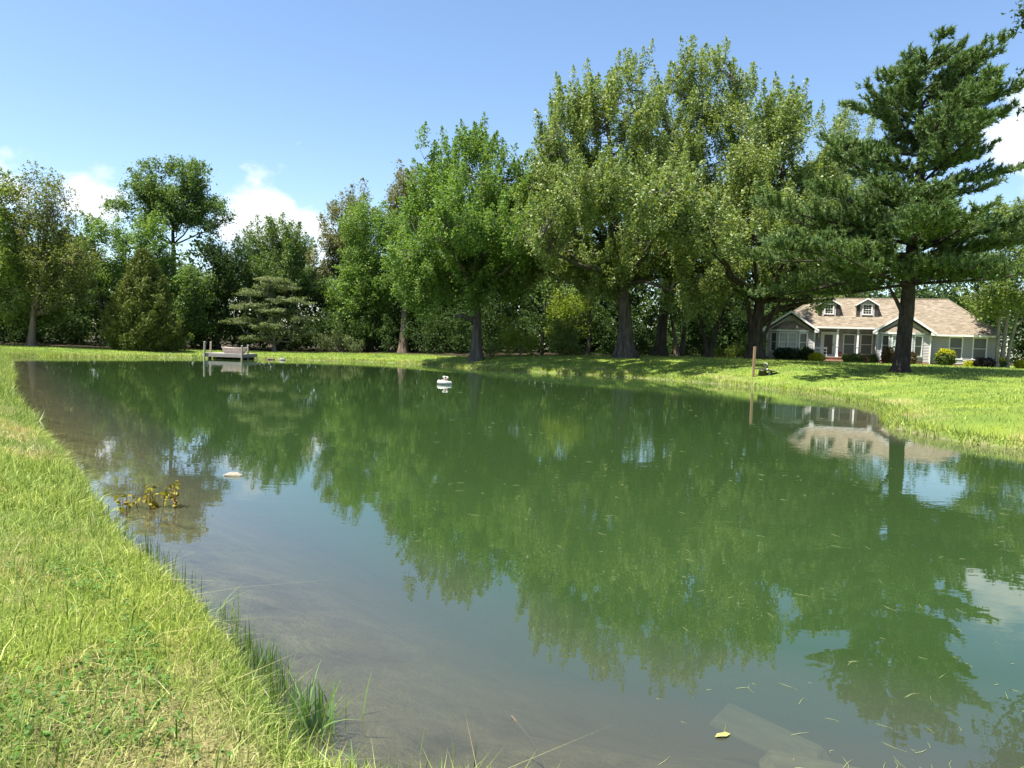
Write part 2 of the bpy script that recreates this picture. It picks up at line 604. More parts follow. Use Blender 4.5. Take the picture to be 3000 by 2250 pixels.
def leaf_cloud(rg, Cc, D, L, W, m, size, up=.7, flat=1., along=0., aspect=.62, tri=False):
    """m leaves around every cluster centre, in a plume along D"""
    k = len(Cc) * m
    c = np.repeat(Cc, m, 0)
    d = np.repeat(D, m, 0)
    t = rg.uniform(-.5, .5, k)
    prof = np.sqrt(np.clip(1 - (2 * np.abs(t + .08)) ** 2, .04, 1))
    g_ = rg.normal(size=(k, 3)) * (W * prof * .55)[:, None]
    g_[:, 2] *= flat
    pos = c + d * (t * L)[:, None] + g_
    n = nrm(rg.normal(size=(k, 3)) + np.array([0, 0, up]) + d * .25)
    a = rg.normal(size=(k, 3))
    if along:
        a = a * (1 - along) + d * along * 2
    a = nrm(a - n * np.sum(a * n, 1, keepdims=True))
    b_ = np.cross(n, a)
    s_ = (size * rg.uniform(.65, 1.3, k))[:, None]
    return (tris if tri else quads)(pos, a * s_ * .5, b_ * s_ * .5 * aspect)


# ------------------------------------------------------------------ terrain
def vnoise(x, y, seed=0):
    """smooth value noise on a unit lattice"""
    x = np.asarray(x, float)
    y = np.asarray(y, float)
    xi, yi = np.floor(x).astype(np.int64), np.floor(y).astype(np.int64)
    fx, fy = x - xi, y - yi
    fx, fy = fx * fx * (3 - 2 * fx), fy * fy * (3 - 2 * fy)

    def hsh(i, j):
        h = (i * 374761393 + j * 668265263 + seed * 974634777) & 0x7fffffff
        h = ((h ^ (h >> 13)) * 1274126177) & 0x7fffffff
        h = (h ^ (h >> 16)) & 0xffff
        return h / 65535.
    return (hsh(xi, yi) * (1 - fx) + hsh(xi + 1, yi) * fx) * (1 - fy) + (hsh(xi, yi + 1) * (1 - fx) + hsh(xi + 1, yi + 1) * fx) * fy


def sst(a, b, x):
    t = np.clip((x - a) / (b - a), 0, 1)
    return t * t * (3 - 2 * t)


SHORE = [(-0.30, 3.06), (-0.74, 3.27), (-0.98, 3.50), (-1.17, 3.82), (-1.42, 4.18), (-1.75, 4.58), (-2.07, 5.02), (-2.62, 5.62), (-3.28, 6.42),
         (-3.98, 7.25), (-4.80, 8.32), (-5.80, 9.78), (-7.35, 11.8), (-8.8, 13.6), (-11.6, 17.3), (-14.8, 21.5), (-20.6, 29.9), (-25.6, 37.1), (-30.2, 43.4),
         (-31.6, 46.6), (-29.8, 49.1), (-27.0, 52.6), (-23.9, 56.2), (-20.1, 57.9), (-15.5, 60.1), (-10.7, 60.6), (-5.8, 57.9), (-2.6, 54.2), (1.4, 51.7),
         (6.1, 50.1), (10.2, 46.8), (12.5, 43.5), (13.8, 40.7), (14.5, 38.7), (14.8, 33.6), (14.1, 28.3), (12.5, 24.4), (11.0, 21.1), (10.7, 19.0),
         (11.2, 17.1), (12.0, 16.3), (15, 14.5), (18.5, 11.5), (19.5, 7.5), (17, 3.8), (12, 1.8), (7, 1.2), (3.0, 1.95), (1.0, 2.62), (.25, 2.88)]


def catmull(P, k=4):
    P = np.array(P)
    n = len(P)
    o = []
    for i in range(n):
        p0, p1, p2, p3 = P[i - 1], P[i], P[(i + 1) % n], P[(i + 2) % n]
        for t in np.arange(k) / k:
            o.append(.5 * ((2 * p1) + (p2 - p0) * t + (2 * p0 - 5 * p1 + 4 * p2 - p3) * t * t + (3 * p1 - p0 - 3 * p2 + p3) * t ** 3))
    return np.array(o)


SH = catmull(SHORE)


def sdist(x, y):
    """signed distance to the pond edge, negative over water"""
    x = np.asarray(x, float).ravel()
    y = np.asarray(y, float).ravel()
    A, B = SH, np.roll(SH, -1, 0)
    best = np.full(len(x), 1e9)
    ins = np.zeros(len(x), bool)
    for (ax, ay), (bx, by) in zip(A, B):
        ex, ey = bx - ax, by - ay
        px, py = x - ax, y - ay
        t = np.clip((px * ex + py * ey) / (ex * ex + ey * ey), 0, 1)
        best = np.minimum(best, (px - t * ex) ** 2 + (py - t * ey) ** 2)
        c = ((ay > y) != (by > y)) & (x < ex * (y - ay) / (ey if ey else 1e-9) + ax)
        ins ^= c
    d = np.sqrt(best)
    return np.where(ins, -d, d)


GX, GY, GS = -70., -12., .25
gxs = np.arange(GX, 70.01, GS)
gys = np.arange(GY, 120.01, GS)
_gx, _gy = np.meshgrid(gxs, gys)
SDG = sdist(_gx, _gy).reshape(_gx.shape)
fine_x = np.arange(-9, 4.001, .06)
fine_y = np.arange(1, 14.001, .06)
_fx, _fy = np.meshgrid(fine_x, fine_y)
SDF = sdist(_fx, _fy).reshape(_fx.shape)


def bil(G, x0, y0, s, x, y):
    i = np.clip((x - x0) / s, 0, G.shape[1] - 1.001)
    j = np.clip((y - y0) / s, 0, G.shape[0] - 1.001)
    i0, j0 = i.astype(int), j.astype(int)
    fi, fj = i - i0, j - j0
    return (G[j0, i0] * (1 - fi) + G[j0, i0 + 1] * fi) * (1 - fj) + (G[j0 + 1, i0] * (1 - fi) + G[j0 + 1, i0 + 1] * fi) * fj


def sd_at(x, y):
    x = np.asarray(x, float)
    y = np.asarray(y, float)
    s = bil(SDG, GX, GY, GS, x, y)
    near = (x > -8.9) & (x < 3.9) & (y > 1.1) & (y < 13.9)
    s = np.where(near, bil(SDF, -9, 1, .06, x, y), s)
    wob = (vnoise(x * 1.7, y * 1.7, 3) - .5) * .16 + (vnoise(x * 5, y * 5, 4) - .5) * .06 + (vnoise(x * .6, y * .6, 5) - .5) * .3 * sst(14, 30, y)
    return s + wob * np.exp(-np.abs(s) / 1.5)


def height(x, y):
    x = np.asarray(x, float)
    y = np.asarray(y, float)
    s = sd_at(x, y)
    right = sst(-22, 18, x) * sst(6, 20, y)
    Hp = .42 + 1.0 * right
    lawn = sst(8, 15, x) * (1 - sst(38, 50, y))
    L = 1.0 + 2.0 * np.maximum(sst(20, 40, y), right) + 3.0 * lawn * right
    so = np.maximum(s, 0)
    h = .11 * sst(0, .22, so) + (Hp - .11) * (1 - np.exp(-so / L)) + (vnoise(x * .35, y * .35, 8) - .5) * .10 * sst(.5, 4, so) + (vnoise(x * 2.2, y * 2.2, 9) - .5) * .035 * sst(.1, .6, so)
    d = np.maximum(-s, 0)
    dep = .015 + .26 * np.minimum(d, 1.3) + .42 * np.clip(d - 1.3, 0, 3.6) + (vnoise(x * 3, y * 3, 12) - .5) * .05 * sst(.1, .5, d)
    return np.where(s >= 0, h, -dep)


def hz(x, y):
    return float(height(np.array([x]), np.array([y]))[0])


def dryness(x, y, s):
    """straw along the mown edge of the bank, in patches"""
    n = .55 * vnoise(x * 1.1, y * 1.1, 21) + .45 * vnoise(x * 3.7, y * 3.7, 22)
    edge = sst(.15, .45, s) * (1 - sst(.8, 1.7, s))
    far = sst(14, 22, y)
    edge = np.where(far > .5, edge * .75, edge)
    return np.clip(.72 * sst(.42, .72, n) * edge + .18 * sst(.66, .85, n) * (1 - edge), 0, 1)


def axis(breaks):
    o = []
    for (a, b_, st) in breaks:
        o.append(np.arange(a, b_ - 1e-6, st))
    o.append([breaks[-1][1]])
    return np.concatenate(o)


ax = axis([(-900, -300, 150), (-300, -80, 20), (-80, -40, 4), (-40, -10, .5), (-10, -6, .25), (-6, 3, .12), (3, 24, .4), (24, 50, 1.2), (50, 100, 5), (100, 300, 25), (300, 900, 150)])
ay = axis([(-200, -20, 30), (-20, 1, 1.5), (1, 7, .12), (7, 14, .25), (14, 64, .42), (64, 80, 1.), (80, 120, 5), (120, 300, 20), (300, 1500, 200)])
X, Y = np.meshgrid(ax, ay)
xf, yf = X.ravel(), Y.ravel()
Z = height(xf, yf)
S = sd_at(xf, yf)


def wood_edge(x):
    """where the mown strip ends and the wood begins"""
    return np.interp(x, [-80, -45, -36, -31, -26, -20, -12, -4, 6, 16, 24, 40, 80], [50, 54, 57, 60, 67, 69, 71, 61.5, 61, 62, 66, 80, 84])


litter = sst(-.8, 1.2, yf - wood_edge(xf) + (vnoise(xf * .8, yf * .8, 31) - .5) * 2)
idx = np.arange(len(xf)).reshape(X.shape)
q = np.stack([idx[:-1, :-1], idx[:-1, 1:], idx[1:, 1:], idx[1:, :-1]], -1).reshape(-1, 4)
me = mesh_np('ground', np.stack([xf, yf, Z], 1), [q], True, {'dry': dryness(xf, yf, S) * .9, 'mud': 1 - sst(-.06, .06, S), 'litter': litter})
tag(link('ground', me, 'ground'), 'grassy ground running down into the pond', kind='structure')

# sunken boards lying in the shallows
BOARDS = [((1.47, 4.68), (1.93, 4.25), .20, -.30), ((1.56, 4.08), (2.45, 3.90), .18, -.28)]

# water sheet
wq = q[(S[q] < .25).any(1)]
used = np.unique(wq)
remap = np.full(len(xf), -1)
remap[used] = np.arange(len(used))
depth = np.clip(-Z[used], 0, 3)
bx_, by_ = xf[used], yf[used]
for (p0, p1, w, zt) in BOARDS:
    p0, p1 = np.array(p0), np.array(p1)
    e = p1 - p0
    t = np.clip(((bx_ - p0[0]) * e[0] + (by_ - p0[1]) * e[1]) / (e @ e), 0, 1)
    dd = np.hypot(bx_ - p0[0] - t * e[0], by_ - p0[1] - t * e[1])
    depth = depth + (.52 - depth) * np.where(depth > .52, 1 - sst(w * .05, w * .62, dd), 0)
me = mesh_np('pond_water', np.stack([bx_, by_, np.zeros(len(used))], 1), [remap[wq]], True, {'depth': depth})
tag(link('pond_water', me, 'pond_water'), 'still green pond water mirroring the trees', kind='structure')


# ------------------------------------------------------------------ trees
def sample_blobs(rg, blobs, dens, shell=2.3, voids=0, vrad=1.2):
    pts, ctr = [], []
    for (cx, cy, cz, rx, ry, rz) in blobs:
        n = max(6, int(dens * 4.19 * rx * ry * rz))
        d = nrm(rg.normal(size=(n, 3)))
        r_ = rg.uniform(0, 1, n) ** (1 / shell)
        r_ = r_ * (1 + .10 * np.sin(d[:, 0] * 7 + cx) + .10 * np.sin(d[:, 2] * 6 + cz))
        pts.append(np.array([cx, cy, cz]) + d * r_[:, None] * np.array([rx, ry, rz]))
        ctr.append(np.tile([cx, cy, cz - rz * .35], (n, 1)))
    P, K = np.concatenate(pts), np.concatenate(ctr)
    if voids:
        vc = P[rg.integers(0, len(P), voids)] + rg.normal(size=(voids, 3)) * .3
        keep = np.ones(len(P), bool)
        for c in vc:
            dd = (P - c) * np.array([1, .45, 1.1])
            keep &= (dd ** 2).sum(1) > (vrad * rg.uniform(.5, 1.2)) ** 2
        P, K = P[keep], K[keep]
    return P, K


def bez(p0, p1, p2, n):
    t = np.linspace(0, 1, n)[None, :, None]
    return (1 - t) ** 2 * p0[:, None] + 2 * t * (1 - t) * p1[:, None] + t * t * p2[:, None]


def broadleaf(name, label, base, blobs, leaf, bark, seed, trunk_r=.4, fork=.3, top=.78, dens=.55, m=42, size=.26, L=1.6, W=.62,
              upd=.7, up=.7, flat=1., voids=6, vrad=1.3, limbs=14, shell=2.3, trunks=None, along=0., lean=(0, 0), twig=.028, extra_limbs=None, cat='tree', group=None, flare=.75, aspect=.62, spire=0.):
    rg = np.random.default_rng(seed)
    z0 = hz(*base) - .08
    group = group or {'maple_tree': 'big maples across the pond', 'wood_tree': 'trees along the wood edge', 'low_shrub': 'low shrubs on the far bank'}.get(name)
    root = empty(name, (base[0], base[1], z0), label, cat, group)
    off = np.array([base[0], base[1], z0])
    bl = [(b_[0], b_[1], b_[2], b_[3], b_[4], b_[5]) for b_ in blobs]
    P, K = sample_blobs(rg, bl, dens * 1.7, shell, voids, vrad)
    m, size = int(m * 3.5), size * .80
    P[:, 2] = np.maximum(P[:, 2], z0 + .25)
    zmax = P[:, 2].max()
    geo = Geo()
    cxy = np.average(np.array([b_[:2] for b_ in bl]), axis=0, weights=[b_[3] * b_[5] for b_ in bl])
    if trunks is None:
        trunks = [((0, 0), (cxy[0] - base[0] + lean[0], cxy[1] - base[1] + lean[1]), trunk_r, top)]
    nodes = []
    trunk_paths = []
    for (b0, t0, r0, tp_) in trunks:
        n = 22
        t = np.linspace(0, 1, n)
        zz = z0 + (zmax - z0) * tp_ * t
        wob = np.cumsum(rg.normal(size=(n, 2)) * .03 * r0 * 2, 0) * t[:, None]
        xy = np.array([base[0] + b0[0], base[1] + b0[1]]) + np.array(t0) * (t ** 1.5)[:, None] + wob
        path = np.column_stack([xy, zz])
        hgt = (zz - z0)
        rad = r0 * (1 - .82 * t) * (1 + flare * np.exp(-hgt / (r0 * 1.5 + .05)))
        trunk_paths.append((path, rad))
        # rounded, buttressed section
        V, F = tubes(path[None], rad[None], 14)
        ang = np.tile(np.arange(14) * 2 * np.pi / 14, n)
        hh = np.repeat(hgt, 14)
        lob = 1 + .16 * np.exp(-hh / (r0 * 2.5 + .1)) * np.cos(ang * 5 + seed) + .05 * np.cos(ang * 3 + hh * 1.3 + seed)
        cpt = np.repeat(path, 14, 0)
        geo.add(cpt + (V - cpt) * lob[:, None], F)
    # limbs
    far = [int(rg.integers(len(P)))]
    dmin = np.full(len(P), 1e9)
    for _ in range(limbs - 1):
        dmin = np.minimum(dmin, ((P - P[far[-1]]) ** 2 * np.array([1, 1, .6])).sum(1))
        far.append(int(dmin.argmax()))
    LT = P[far]
    LT = LT * .86 + K[far] * .14
    S0, R0 = [], []
    for p_ in LT:
        best = None
        for path, rad in trunk_paths:
            hd = np.hypot(p_[0] - path[:, 0], p_[1] - path[:, 1])
            want = np.clip(p_[2] - hd * .95 - .5, z0 + (zmax - z0) * fork, path[-1, 2] - .2)
            i = int(np.abs(path[:, 2] - want).argmin())
            c = (hd[i], i, path, rad)
            if best is None or c[0] < best[0]:
                best = c
        S0.append(best[2][best[1]])
        R0.append(max(.04, best[3][best[1]] * .52))
    S0, R0 = np.array(S0), np.array(R0)
    mid = S0 * .5 + LT * .5 + np.column_stack([(LT - S0)[:, :2] * .12, -np.abs(LT - S0)[:, 2] * .10 + .25])
    LP = bez(S0, mid, LT, 8)
    LP[:, 1:-1] += rg.normal(size=LP[:, 1:-1].shape) * .10
    LR = R0[:, None] * np.linspace(1, .16, 8)[None]
    geo.add(*tubes(LP, LR, 7))
    nodes = np.concatenate([LP[:, 1:].reshape(-1, 3)] + [p_[int(22 * fork):] for p_, _ in trunk_paths])
    # twigs: every cluster hangs on the nearest limb point
    NI = np.empty(len(P), int)
    for i in range(0, len(P), 400):
        dd = P[i:i + 400, None] - nodes[None]
        cost = (dd ** 2).sum(2) + 2.0 * np.maximum(0, -dd[:, :, 2] + .1) ** 2
        NI[i:i + 400] = cost.argmin(1)
    A = nodes[NI]
    mid = A * .5 + P * .5 + np.column_stack([rg.normal(size=(len(P), 2)) * .12, np.full(len(P), .12)])
    TP = np.stack([A, mid, P], 1)
    ln = np.linalg.norm(P - A, axis=1)
    tr_ = np.clip(ln * .012, .010, .045)[:, None] * np.array([[1.0, .7, .3]]) * (twig / .028)
    geo.add(*tubes(TP, tr_, 3))
    if extra_limbs:
        for pts, ra, rb in extra_limbs:
            pts = np.array(pts, float)
            tt = np.linspace(0, 1, len(pts))
            geo.add(*tubes(pts[None], (ra + (rb - ra) * tt)[None], 8))
    me_ = Geo()
    for v, f in zip(geo.v, geo.f):
        me_.v.append(v - off)
    me_.f, me_.n = geo.f, geo.n
    link('trunk', me_.mesh('trunk', True), bark, root)
    D = nrm((P - K) * np.array([1, 1, .8]) / np.maximum(1, np.linalg.norm(P - K, axis=1, keepdims=True)) + np.array([0, 0, upd]) + rg.normal(size=P.shape) * .25)
    # plumes stand up along the top of the crown, rounder sprays fill the rest
    rel = P - K
    plume = (rel[:, 2] > .62 * np.linalg.norm(rel, axis=1)) & (rg.uniform(0, 1, len(P)) < spire)
    g1, g2 = leaf_cloud(rg, P[~plume], D[~plume], L, W, m, size, up, flat, along, aspect, True), None
    v, f = g1
    if plume.any():
        Dp = nrm(D[plume] * .9 + np.array([0, 0, .9]) + rg.normal(size=(int(plume.sum()), 3)) * .22)
        v2, f2 = leaf_cloud(rg, P[plume] + Dp * L * .35, Dp, L * 1.15, W * .72, m, size * .95, up * .6, 1., along, aspect, True)
        f = np.concatenate([f, f2 + len(v)])
        v = np.concatenate([v, v2])
    v[:, 2] = np.maximum(v[:, 2], z0 + .1)
    link('crown', mesh_np('crown', v - off, [f]), leaf, root)
    return root


def B(*rows, d=.85, oy=0):
    """crown lobes (x, y, z, half width, half height) with their depth"""
    return [(x, y + oy, z, rx, max(rx * d, .6), rz) for (x, y, z, rx, rz) in rows]


# maples across the pond; lobes nearest the water are added to shade the bank
broadleaf('maple_tree', 'dense green maple with a low sawn-off limb, leftmost of the big maples', (-2.9, 58.0),
          B((-3.4, 58.0, 13.4, 4.35, 3.99), (-3.4, 58.0, 17.0, 1.63, 2.17), (-7.2, 58.0, 8.3, 2.99, 4.53), (-0.7, 58.0, 9.2, 3.26, 3.99), (1.3, 58.0, 13.7, 1.63, 2.72), (-6.9, 58.0, 15.4, 1.54, 2.45), (-3.8, 57.1, 7.4, 3.08, 2.72), (-5.6, 57.5, 11.2, 3.4, 3.4), (0.6, 58, 11.0, 2.6, 3.2), (-4.6, 52.4, 10.2, 3.0, 2.2), (-0.4, 52.4, 9.6, 2.6, 2.0), d=1.05),
          'maple_leaf_bright', 'bark_grey', 1, spire=.6, L=1.7, W=.46, upd=1.1, trunk_r=.42, fork=.3, dens=.62, m=44, voids=10,
          extra_limbs=[([(-2.95, 57.91, 3.18), (-3.35, 57.64, 3.72), (-3.99, 57.37, 3.99), (-4.53, 57.18, 3.90)], .24, .15)])
broadleaf('maple_tree', 'broad maple with a thick pale flared trunk at the top of the bank', (8.7, 57.0),
          B((3.7, 57.0, 15.5, 3.60, 4.12), (7.4, 57.0, 18.3, 3.24, 4.91), (2.9, 57.0, 18.9, 1.84, 2.63), (7.3, 57.0, 9.9, 4.91, 3.86), (8.7, 57.0, 21.6, 1.49, 2.46), (13.3, 54.8, 8.9, 3.24, 3.3), (3.6, 56.5, 10.4, 3.0, 4.0), (10.6, 57, 14.0, 3.0, 4.0), (5.6, 57, 19.3, 2.6, 3.4), (4.4, 49.2, 11.8, 3.0, 2.2), (8.4, 47.8, 11.6, 3.0, 2.3), (11.0, 49.5, 10.6, 2.6, 2.0), (1.8, 50.5, 9.6, 2.4, 1.9), (12.8, 54, 6.2, 2.4, 1.7), (5.6, 55.5, 7.6, 2.8, 1.8), (1.2, 57, 8.4, 2.4, 2.6), (2.4, 57, 13.0, 2.4, 3.6), d=1.1),
          'maple_leaf', 'bark_grey', 2, spire=.6, L=1.8, W=.44, trunk_r=.58, fork=.26, dens=.54, m=42, voids=24, vrad=1.3, limbs=22, upd=1.25, flare=1.0)
broadleaf('maple_tree', 'tallest maple, its dark straight trunk behind the broad one', (12.2, 61.1),
          B((14.2, 62.0, 19.3, 3.93, 4.80), (14.4, 62.0, 23.8, 2.18, 3.32), (17.5, 62.0, 22.4, 2.10, 3.41), (15.2, 62.0, 12.1, 4.89, 4.28), (11.4, 62, 16.5, 2.8, 5.0), (18.3, 62, 17.0, 2.6, 4.6), (12.4, 62, 21.3, 2.2, 4.0), d=1.0),
          'maple_leaf', 'bark_dark', 3, spire=.6, L=1.8, W=.44, trunk_r=.44, fork=.3, dens=.52, m=42, voids=20, vrad=1.3, limbs=22, upd=1.3)
broadleaf('maple_tree', 'dark-trunked maple beside the house with a limb reaching over its roof', (18.4, 56.0),
          B((18.7, 56.0, 17.1, 3.47, 4.09), (21.3, 56.0, 11.1, 4.27, 4.27), (19.4, 56.0, 19.7, 1.87, 2.13), (21.8, 56.0, 17.0, 1.78, 3.47), (16.2, 55.1, 8.9, 2.93, 2.93), (22.2, 53.9, 6.0, 1.5, 0.40), (19.9, 54.7, 7.4, 2.2, 1.3), (24.2, 57, 14.2, 2.3, 4.2), (17.3, 56, 12.6, 2.6, 3.4), (12.8, 47.2, 10.0, 2.7, 2.0), (17.2, 48.6, 10.2, 2.8, 2.1), d=1.0),
          'maple_leaf', 'bark_dark', 4, spire=.6, L=1.8, W=.44, trunk_r=.50, fork=.22, dens=.54, m=42, voids=18, vrad=1.3, limbs=22, upd=1.25,
          extra_limbs=[([(18.58, 55.91, 3.96), (19.73, 55.29, 5.20), (21.33, 54.58, 5.73), (23.38, 53.87, 6.09)], .26, .07), ([(18.40, 55.91, 1.47), (18.93, 55.64, 3.07), (19.47, 55.29, 4.84), (20.09, 54.76, 6.62)], .17, .09),
                       ([(18.22, 56.00, 2.36), (17.87, 55.82, 4.67), (17.07, 55.47, 7.51)], .28, .12)])
broadleaf('maple_tree', 'tall maple showing over the house roof behind the pine', (36.4, 80),
          B((34.9, 80, 21.8, 3.6, 6.2), (37.7, 80, 13.8, 4.4, 6.0), (31.2, 79, 17.0, 3.8, 6.0), (33.0, 79, 10.0, 4.0, 4.6), (28.6, 79, 13.0, 3.2, 6.0)), 'maple_leaf', 'bark_grey', 5, spire=.5, trunk_r=.4, dens=.42, m=40, voids=8)
broadleaf('slender_tree', 'slender tree with two forked dark stems between the big maples', (15.5, 58.0),
          B((15.5, 58.0, 6.7, 2.81, 2.64)), 'maple_leaf', 'bark_dark', 6, dens=.6, m=36, voids=8, limbs=9, fork=.35,
          trunks=[((-.1, 0), (-1.3, 0), .2, .72), ((.05, .1), (1.3, 0), .24, .75)])
broadleaf('vine_trunk_tree', 'tree with a ragged tan trunk by the mown edge', (-11.2, 74.5),
          B((-10.1, 75, 9.2, 3.5, 4.9)), 'maple_leaf_bright', 'bark_tan', 7, trunk_r=.48, dens=.5, m=40, fork=.5, voids=3, lean=(-1.0, 0), flare=.4)
broadleaf('lawn_tree', 'small multi-stemmed tree beside the right end of the house', (37.6, 56.6),
          B((36.9, 56, 6.9, 2.9, 1.7), (37.2, 56, 10.6, 3.1, 3.1), (39.4, 56, 12.2, 2.8, 2.9), (40.5, 56.5, 6.5, 2.4, 2.2)), 'shrub_leaf', 'bark_pale', 8, dens=.75, m=40, voids=8, fork=.3, limbs=14, size=.24,
          trunks=[((-.2, 0), (-.5, 0), .17, .66), ((.25, .1), (.5, 0), .19, .7), ((.5, -.1), (1.7, .2), .14, .68)])
broadleaf('overhanging_tree', 'tree leaning in at the top right corner with drooping leafy sprays', (20.8, 23.5),
          B((18.0, 22, 13.9, 2.8, 1.7), (14.9, 22, 12.3, .8, .35), (15.5, 22, 11.1, .7, .6), (15.8, 22, 10.0, .8, .9), (15.5, 22, 13.3, .8, .5), (17.3, 22, 9.7, 1.9, 1.5), (20.5, 23, 12, 2.5, 2.5)), 'dark_leaf', 'bark_grey', 9, trunk_r=.32, dens=2.2, m=16, size=.19, L=1.0, W=.34, voids=8, vrad=.7, upd=-.1, limbs=14)
# left wood edge
broadleaf('tall_oak', 'tall open-crowned oak standing above the wood on the left', (-33.4, 72),
          B((-35.2, 72, 16.0, 2.5, 2.2), (-32.4, 72, 16.7, 2.5, 1.8), (-39.3, 72, 14.6, 1.5, 1.3), (-29.6, 72, 13.6, 1.5, 1.6), (-33.8, 72, 13.0, 2.9, 1.4), (-36.8, 72, 13.4, 1.6, 1.2), (-33.7, 72, 14.9, 2.8, 1.9), (-31.2, 72, 14.2, 2.0, 1.6)), 'oak_leaf', 'bark_dark', 10, trunk_r=.42, dens=.9, m=40, L=1.0, W=.62, upd=.35, voids=16, vrad=1.0, fork=.55, size=.28, limbs=16, shell=3)
broadleaf('edge_tree', 'leafy tree cut off by the left edge of the picture', (-39.4, 55),
          B((-39.2, 55, 7.6, 2.5, 5.2), (-39.0, 55, 11.8, 1.8, 2.2), (-43.5, 56, 8, 3, 5), (-37.4, 57.5, 5.0, 2.4, 3.6)), 'pale_leaf', 'bark_grey', 11, trunk_r=.3, dens=.6, m=40, voids=4)
broadleaf('bare_branched_tree', 'thin-leaved tree with many bare grey branches on the far left', (-36.9, 56),
          B((-36.1, 56, 10.3, 2.4, 3.4), (-34.8, 56, 6.4, 2.7, 3.2)), 'sparse_leaf', 'bark_tan', 12, trunk_r=.26, dens=1.6, m=14, size=.23, L=1.5, W=.45, upd=1.2, voids=6, vrad=.8, twig=.042, limbs=22, fork=.2)
broadleaf('wood_tree', 'mid-green rounded tree behind the cedar on its left', (-36.9, 66), B((-36.8, 66, 8.4, 2.6, 4.0), (-39.5, 67, 6.5, 2.4, 4)), 'maple_leaf_bright', 'bark_dark', 13, trunk_r=.25, dens=.7, m=42, voids=4)
broadleaf('wood_tree', 'green tree rising straight behind the cedar tip', (-33.1, 65.5), B((-33.2, 66, 8.3, 2.3, 3.9), (-31.5, 66, 6.0, 2.0, 3.5)), 'maple_leaf_bright', 'bark_dark', 14, trunk_r=.25, dens=.7, m=42, voids=3)
broadleaf('wood_tree', 'shaded small-leaved tree right of the cedar', (-29.8, 66), B((-30.0, 66, 4.8, 2.3, 3.6)), 'oak_leaf', 'bark_dark', 15, trunk_r=.2, dens=.75, m=42, voids=3)
broadleaf('wood_tree', 'dark narrow tree below the right side of the tall oak', (-28.3, 70), B((-28.5, 70, 6.9, 2.1, 5.8)), 'dark_leaf', 'bark_dark', 16, trunk_r=.22, dens=.7, m=42, voids=3)
broadleaf('wood_tree', 'bushy round-topped tree behind the dock and boat', (-24.4, 76), B((-24.7, 76, 8.7, 4.7, 4.2), (-24.9, 76, 11.0, 2.5, 2.4)), 'oak_leaf', 'bark_dark', 17, spire=.5, trunk_r=.3, dens=.6, m=42, voids=4)
broadleaf('wood_tree', 'brown-tipped tree right of the low white cloud', (-19.0, 86), B((-19.3, 86, 13.2, 3.6, 6.4), (-23.2, 86, 9.0, 3.2, 4.2)), 'oak_leaf_brown', 'bark_grey', 18, trunk_r=.3, dens=.5, m=40, voids=8, size=.3)
broadleaf('wood_tree', 'green tree in front of the brown-tipped one', (-14.8, 76), B((-14.7, 76, 11.0, 3.6, 5.6), (-15.9, 76, 5.7, 3.6, 4.2)), 'maple_leaf_bright', 'bark_dark', 19, trunk_r=.3, dens=.55, m=42, voids=4)
broadleaf('wood_tree', 'brownish treetop peeking out left of the leftmost maple', (-13.2, 90), B((-13.7, 90, 17.6, 2.6, 6.2)), 'oak_leaf_brown', 'bark_grey', 20, trunk_r=.3, dens=.5, m=40, voids=4, size=.3)
broadleaf('dogwood_tree', 'layered grey-green dogwood with flat leafy tiers behind the dock', (-22.2, 68),
          B(*[(-22.3 + ox, 68 + oy, z, rx, .24) for ox, oy, z, rx in [(-.4, -.8, 7.0, 1.7), (.7, -.6, 6.3, 2.0), (-1.6, -1, 5.7, 1.7), (1.6, -.8, 5.1, 2.2), (-1.9, -1.2, 4.5, 2.0), (.6, -1.5, 4.1, 2.2), (2.4, -.8, 3.5, 1.9), (-2.3, -1.2, 3.1, 1.9), (.2, -1.8, 2.7, 2.0), (2.6, -1.0, 2.2, 1.7), (-1.6, -1.8, 1.6, 1.5)]]),
          'dogwood_leaf', 'bark_pale', 21, trunk_r=.16, dens=3.6, m=34, size=.2, L=.9, W=.5, flat=.28, upd=.05, up=1.8, voids=0, limbs=16, fork=.12, twig=.03)

# shrubs at the wood edge
broadleaf('sumac_shrub', 'tall yellow-green feathery shrub between the two nearest big maples', (0.6, 61.0), B((0.1, 61.0, 3.5, 1.57, 1.57), (1.3, 61.0, 2.9, 1.48, 1.76), (-0.4, 60.6, 2.2, 1.29, 1.11)), 'sumac_leaf', 'bark_tan', 22, trunk_r=.07, dens=1.7, m=34, size=.2, L=1.1, W=.36, fork=.1, upd=.25, voids=3, limbs=10, cat='shrub', along=.4, aspect=.4)
broadleaf('mounded_shrub', 'rounded light green shrub left of the pale flared trunk', (4.9, 60.0), B((4.9, 60.0, 2.5, 2.22, 1.38), (4.1, 60.0, 2.9, 1.11, 1.20)), 'shrub_leaf', 'bark_tan', 23, trunk_r=.07, dens=1.5, m=36, size=.18, L=.8, W=.45, fork=.1, upd=.1, up=1.3, flat=.5, voids=2, limbs=10, cat='shrub')
broadleaf('sapling', 'bright green sapling rising behind the rounded shrub', (5.3, 65.0), B((5.2, 65.0, 5.2, 2.17, 2.35), (3.6, 64.1, 3.8, 1.35, 1.62)), 'sumac_leaf', 'bark_tan', 24, trunk_r=.1, dens=1.0, m=36, size=.22, fork=.2, voids=2, limbs=10)
broadleaf('low_shrub', 'pale green low shrub on the far bank right of the dock', (-17, 71.5), B((-17.6, 71.5, 1.4, 1.6, 1.0), (-15.6, 71.5, 1.1, 1.2, .7)), 'dogwood_leaf', 'bark_tan', 25, trunk_r=.05, dens=2., m=34, size=.16, L=.7, W=.4, fork=.1, voids=0, limbs=8, cat='shrub')
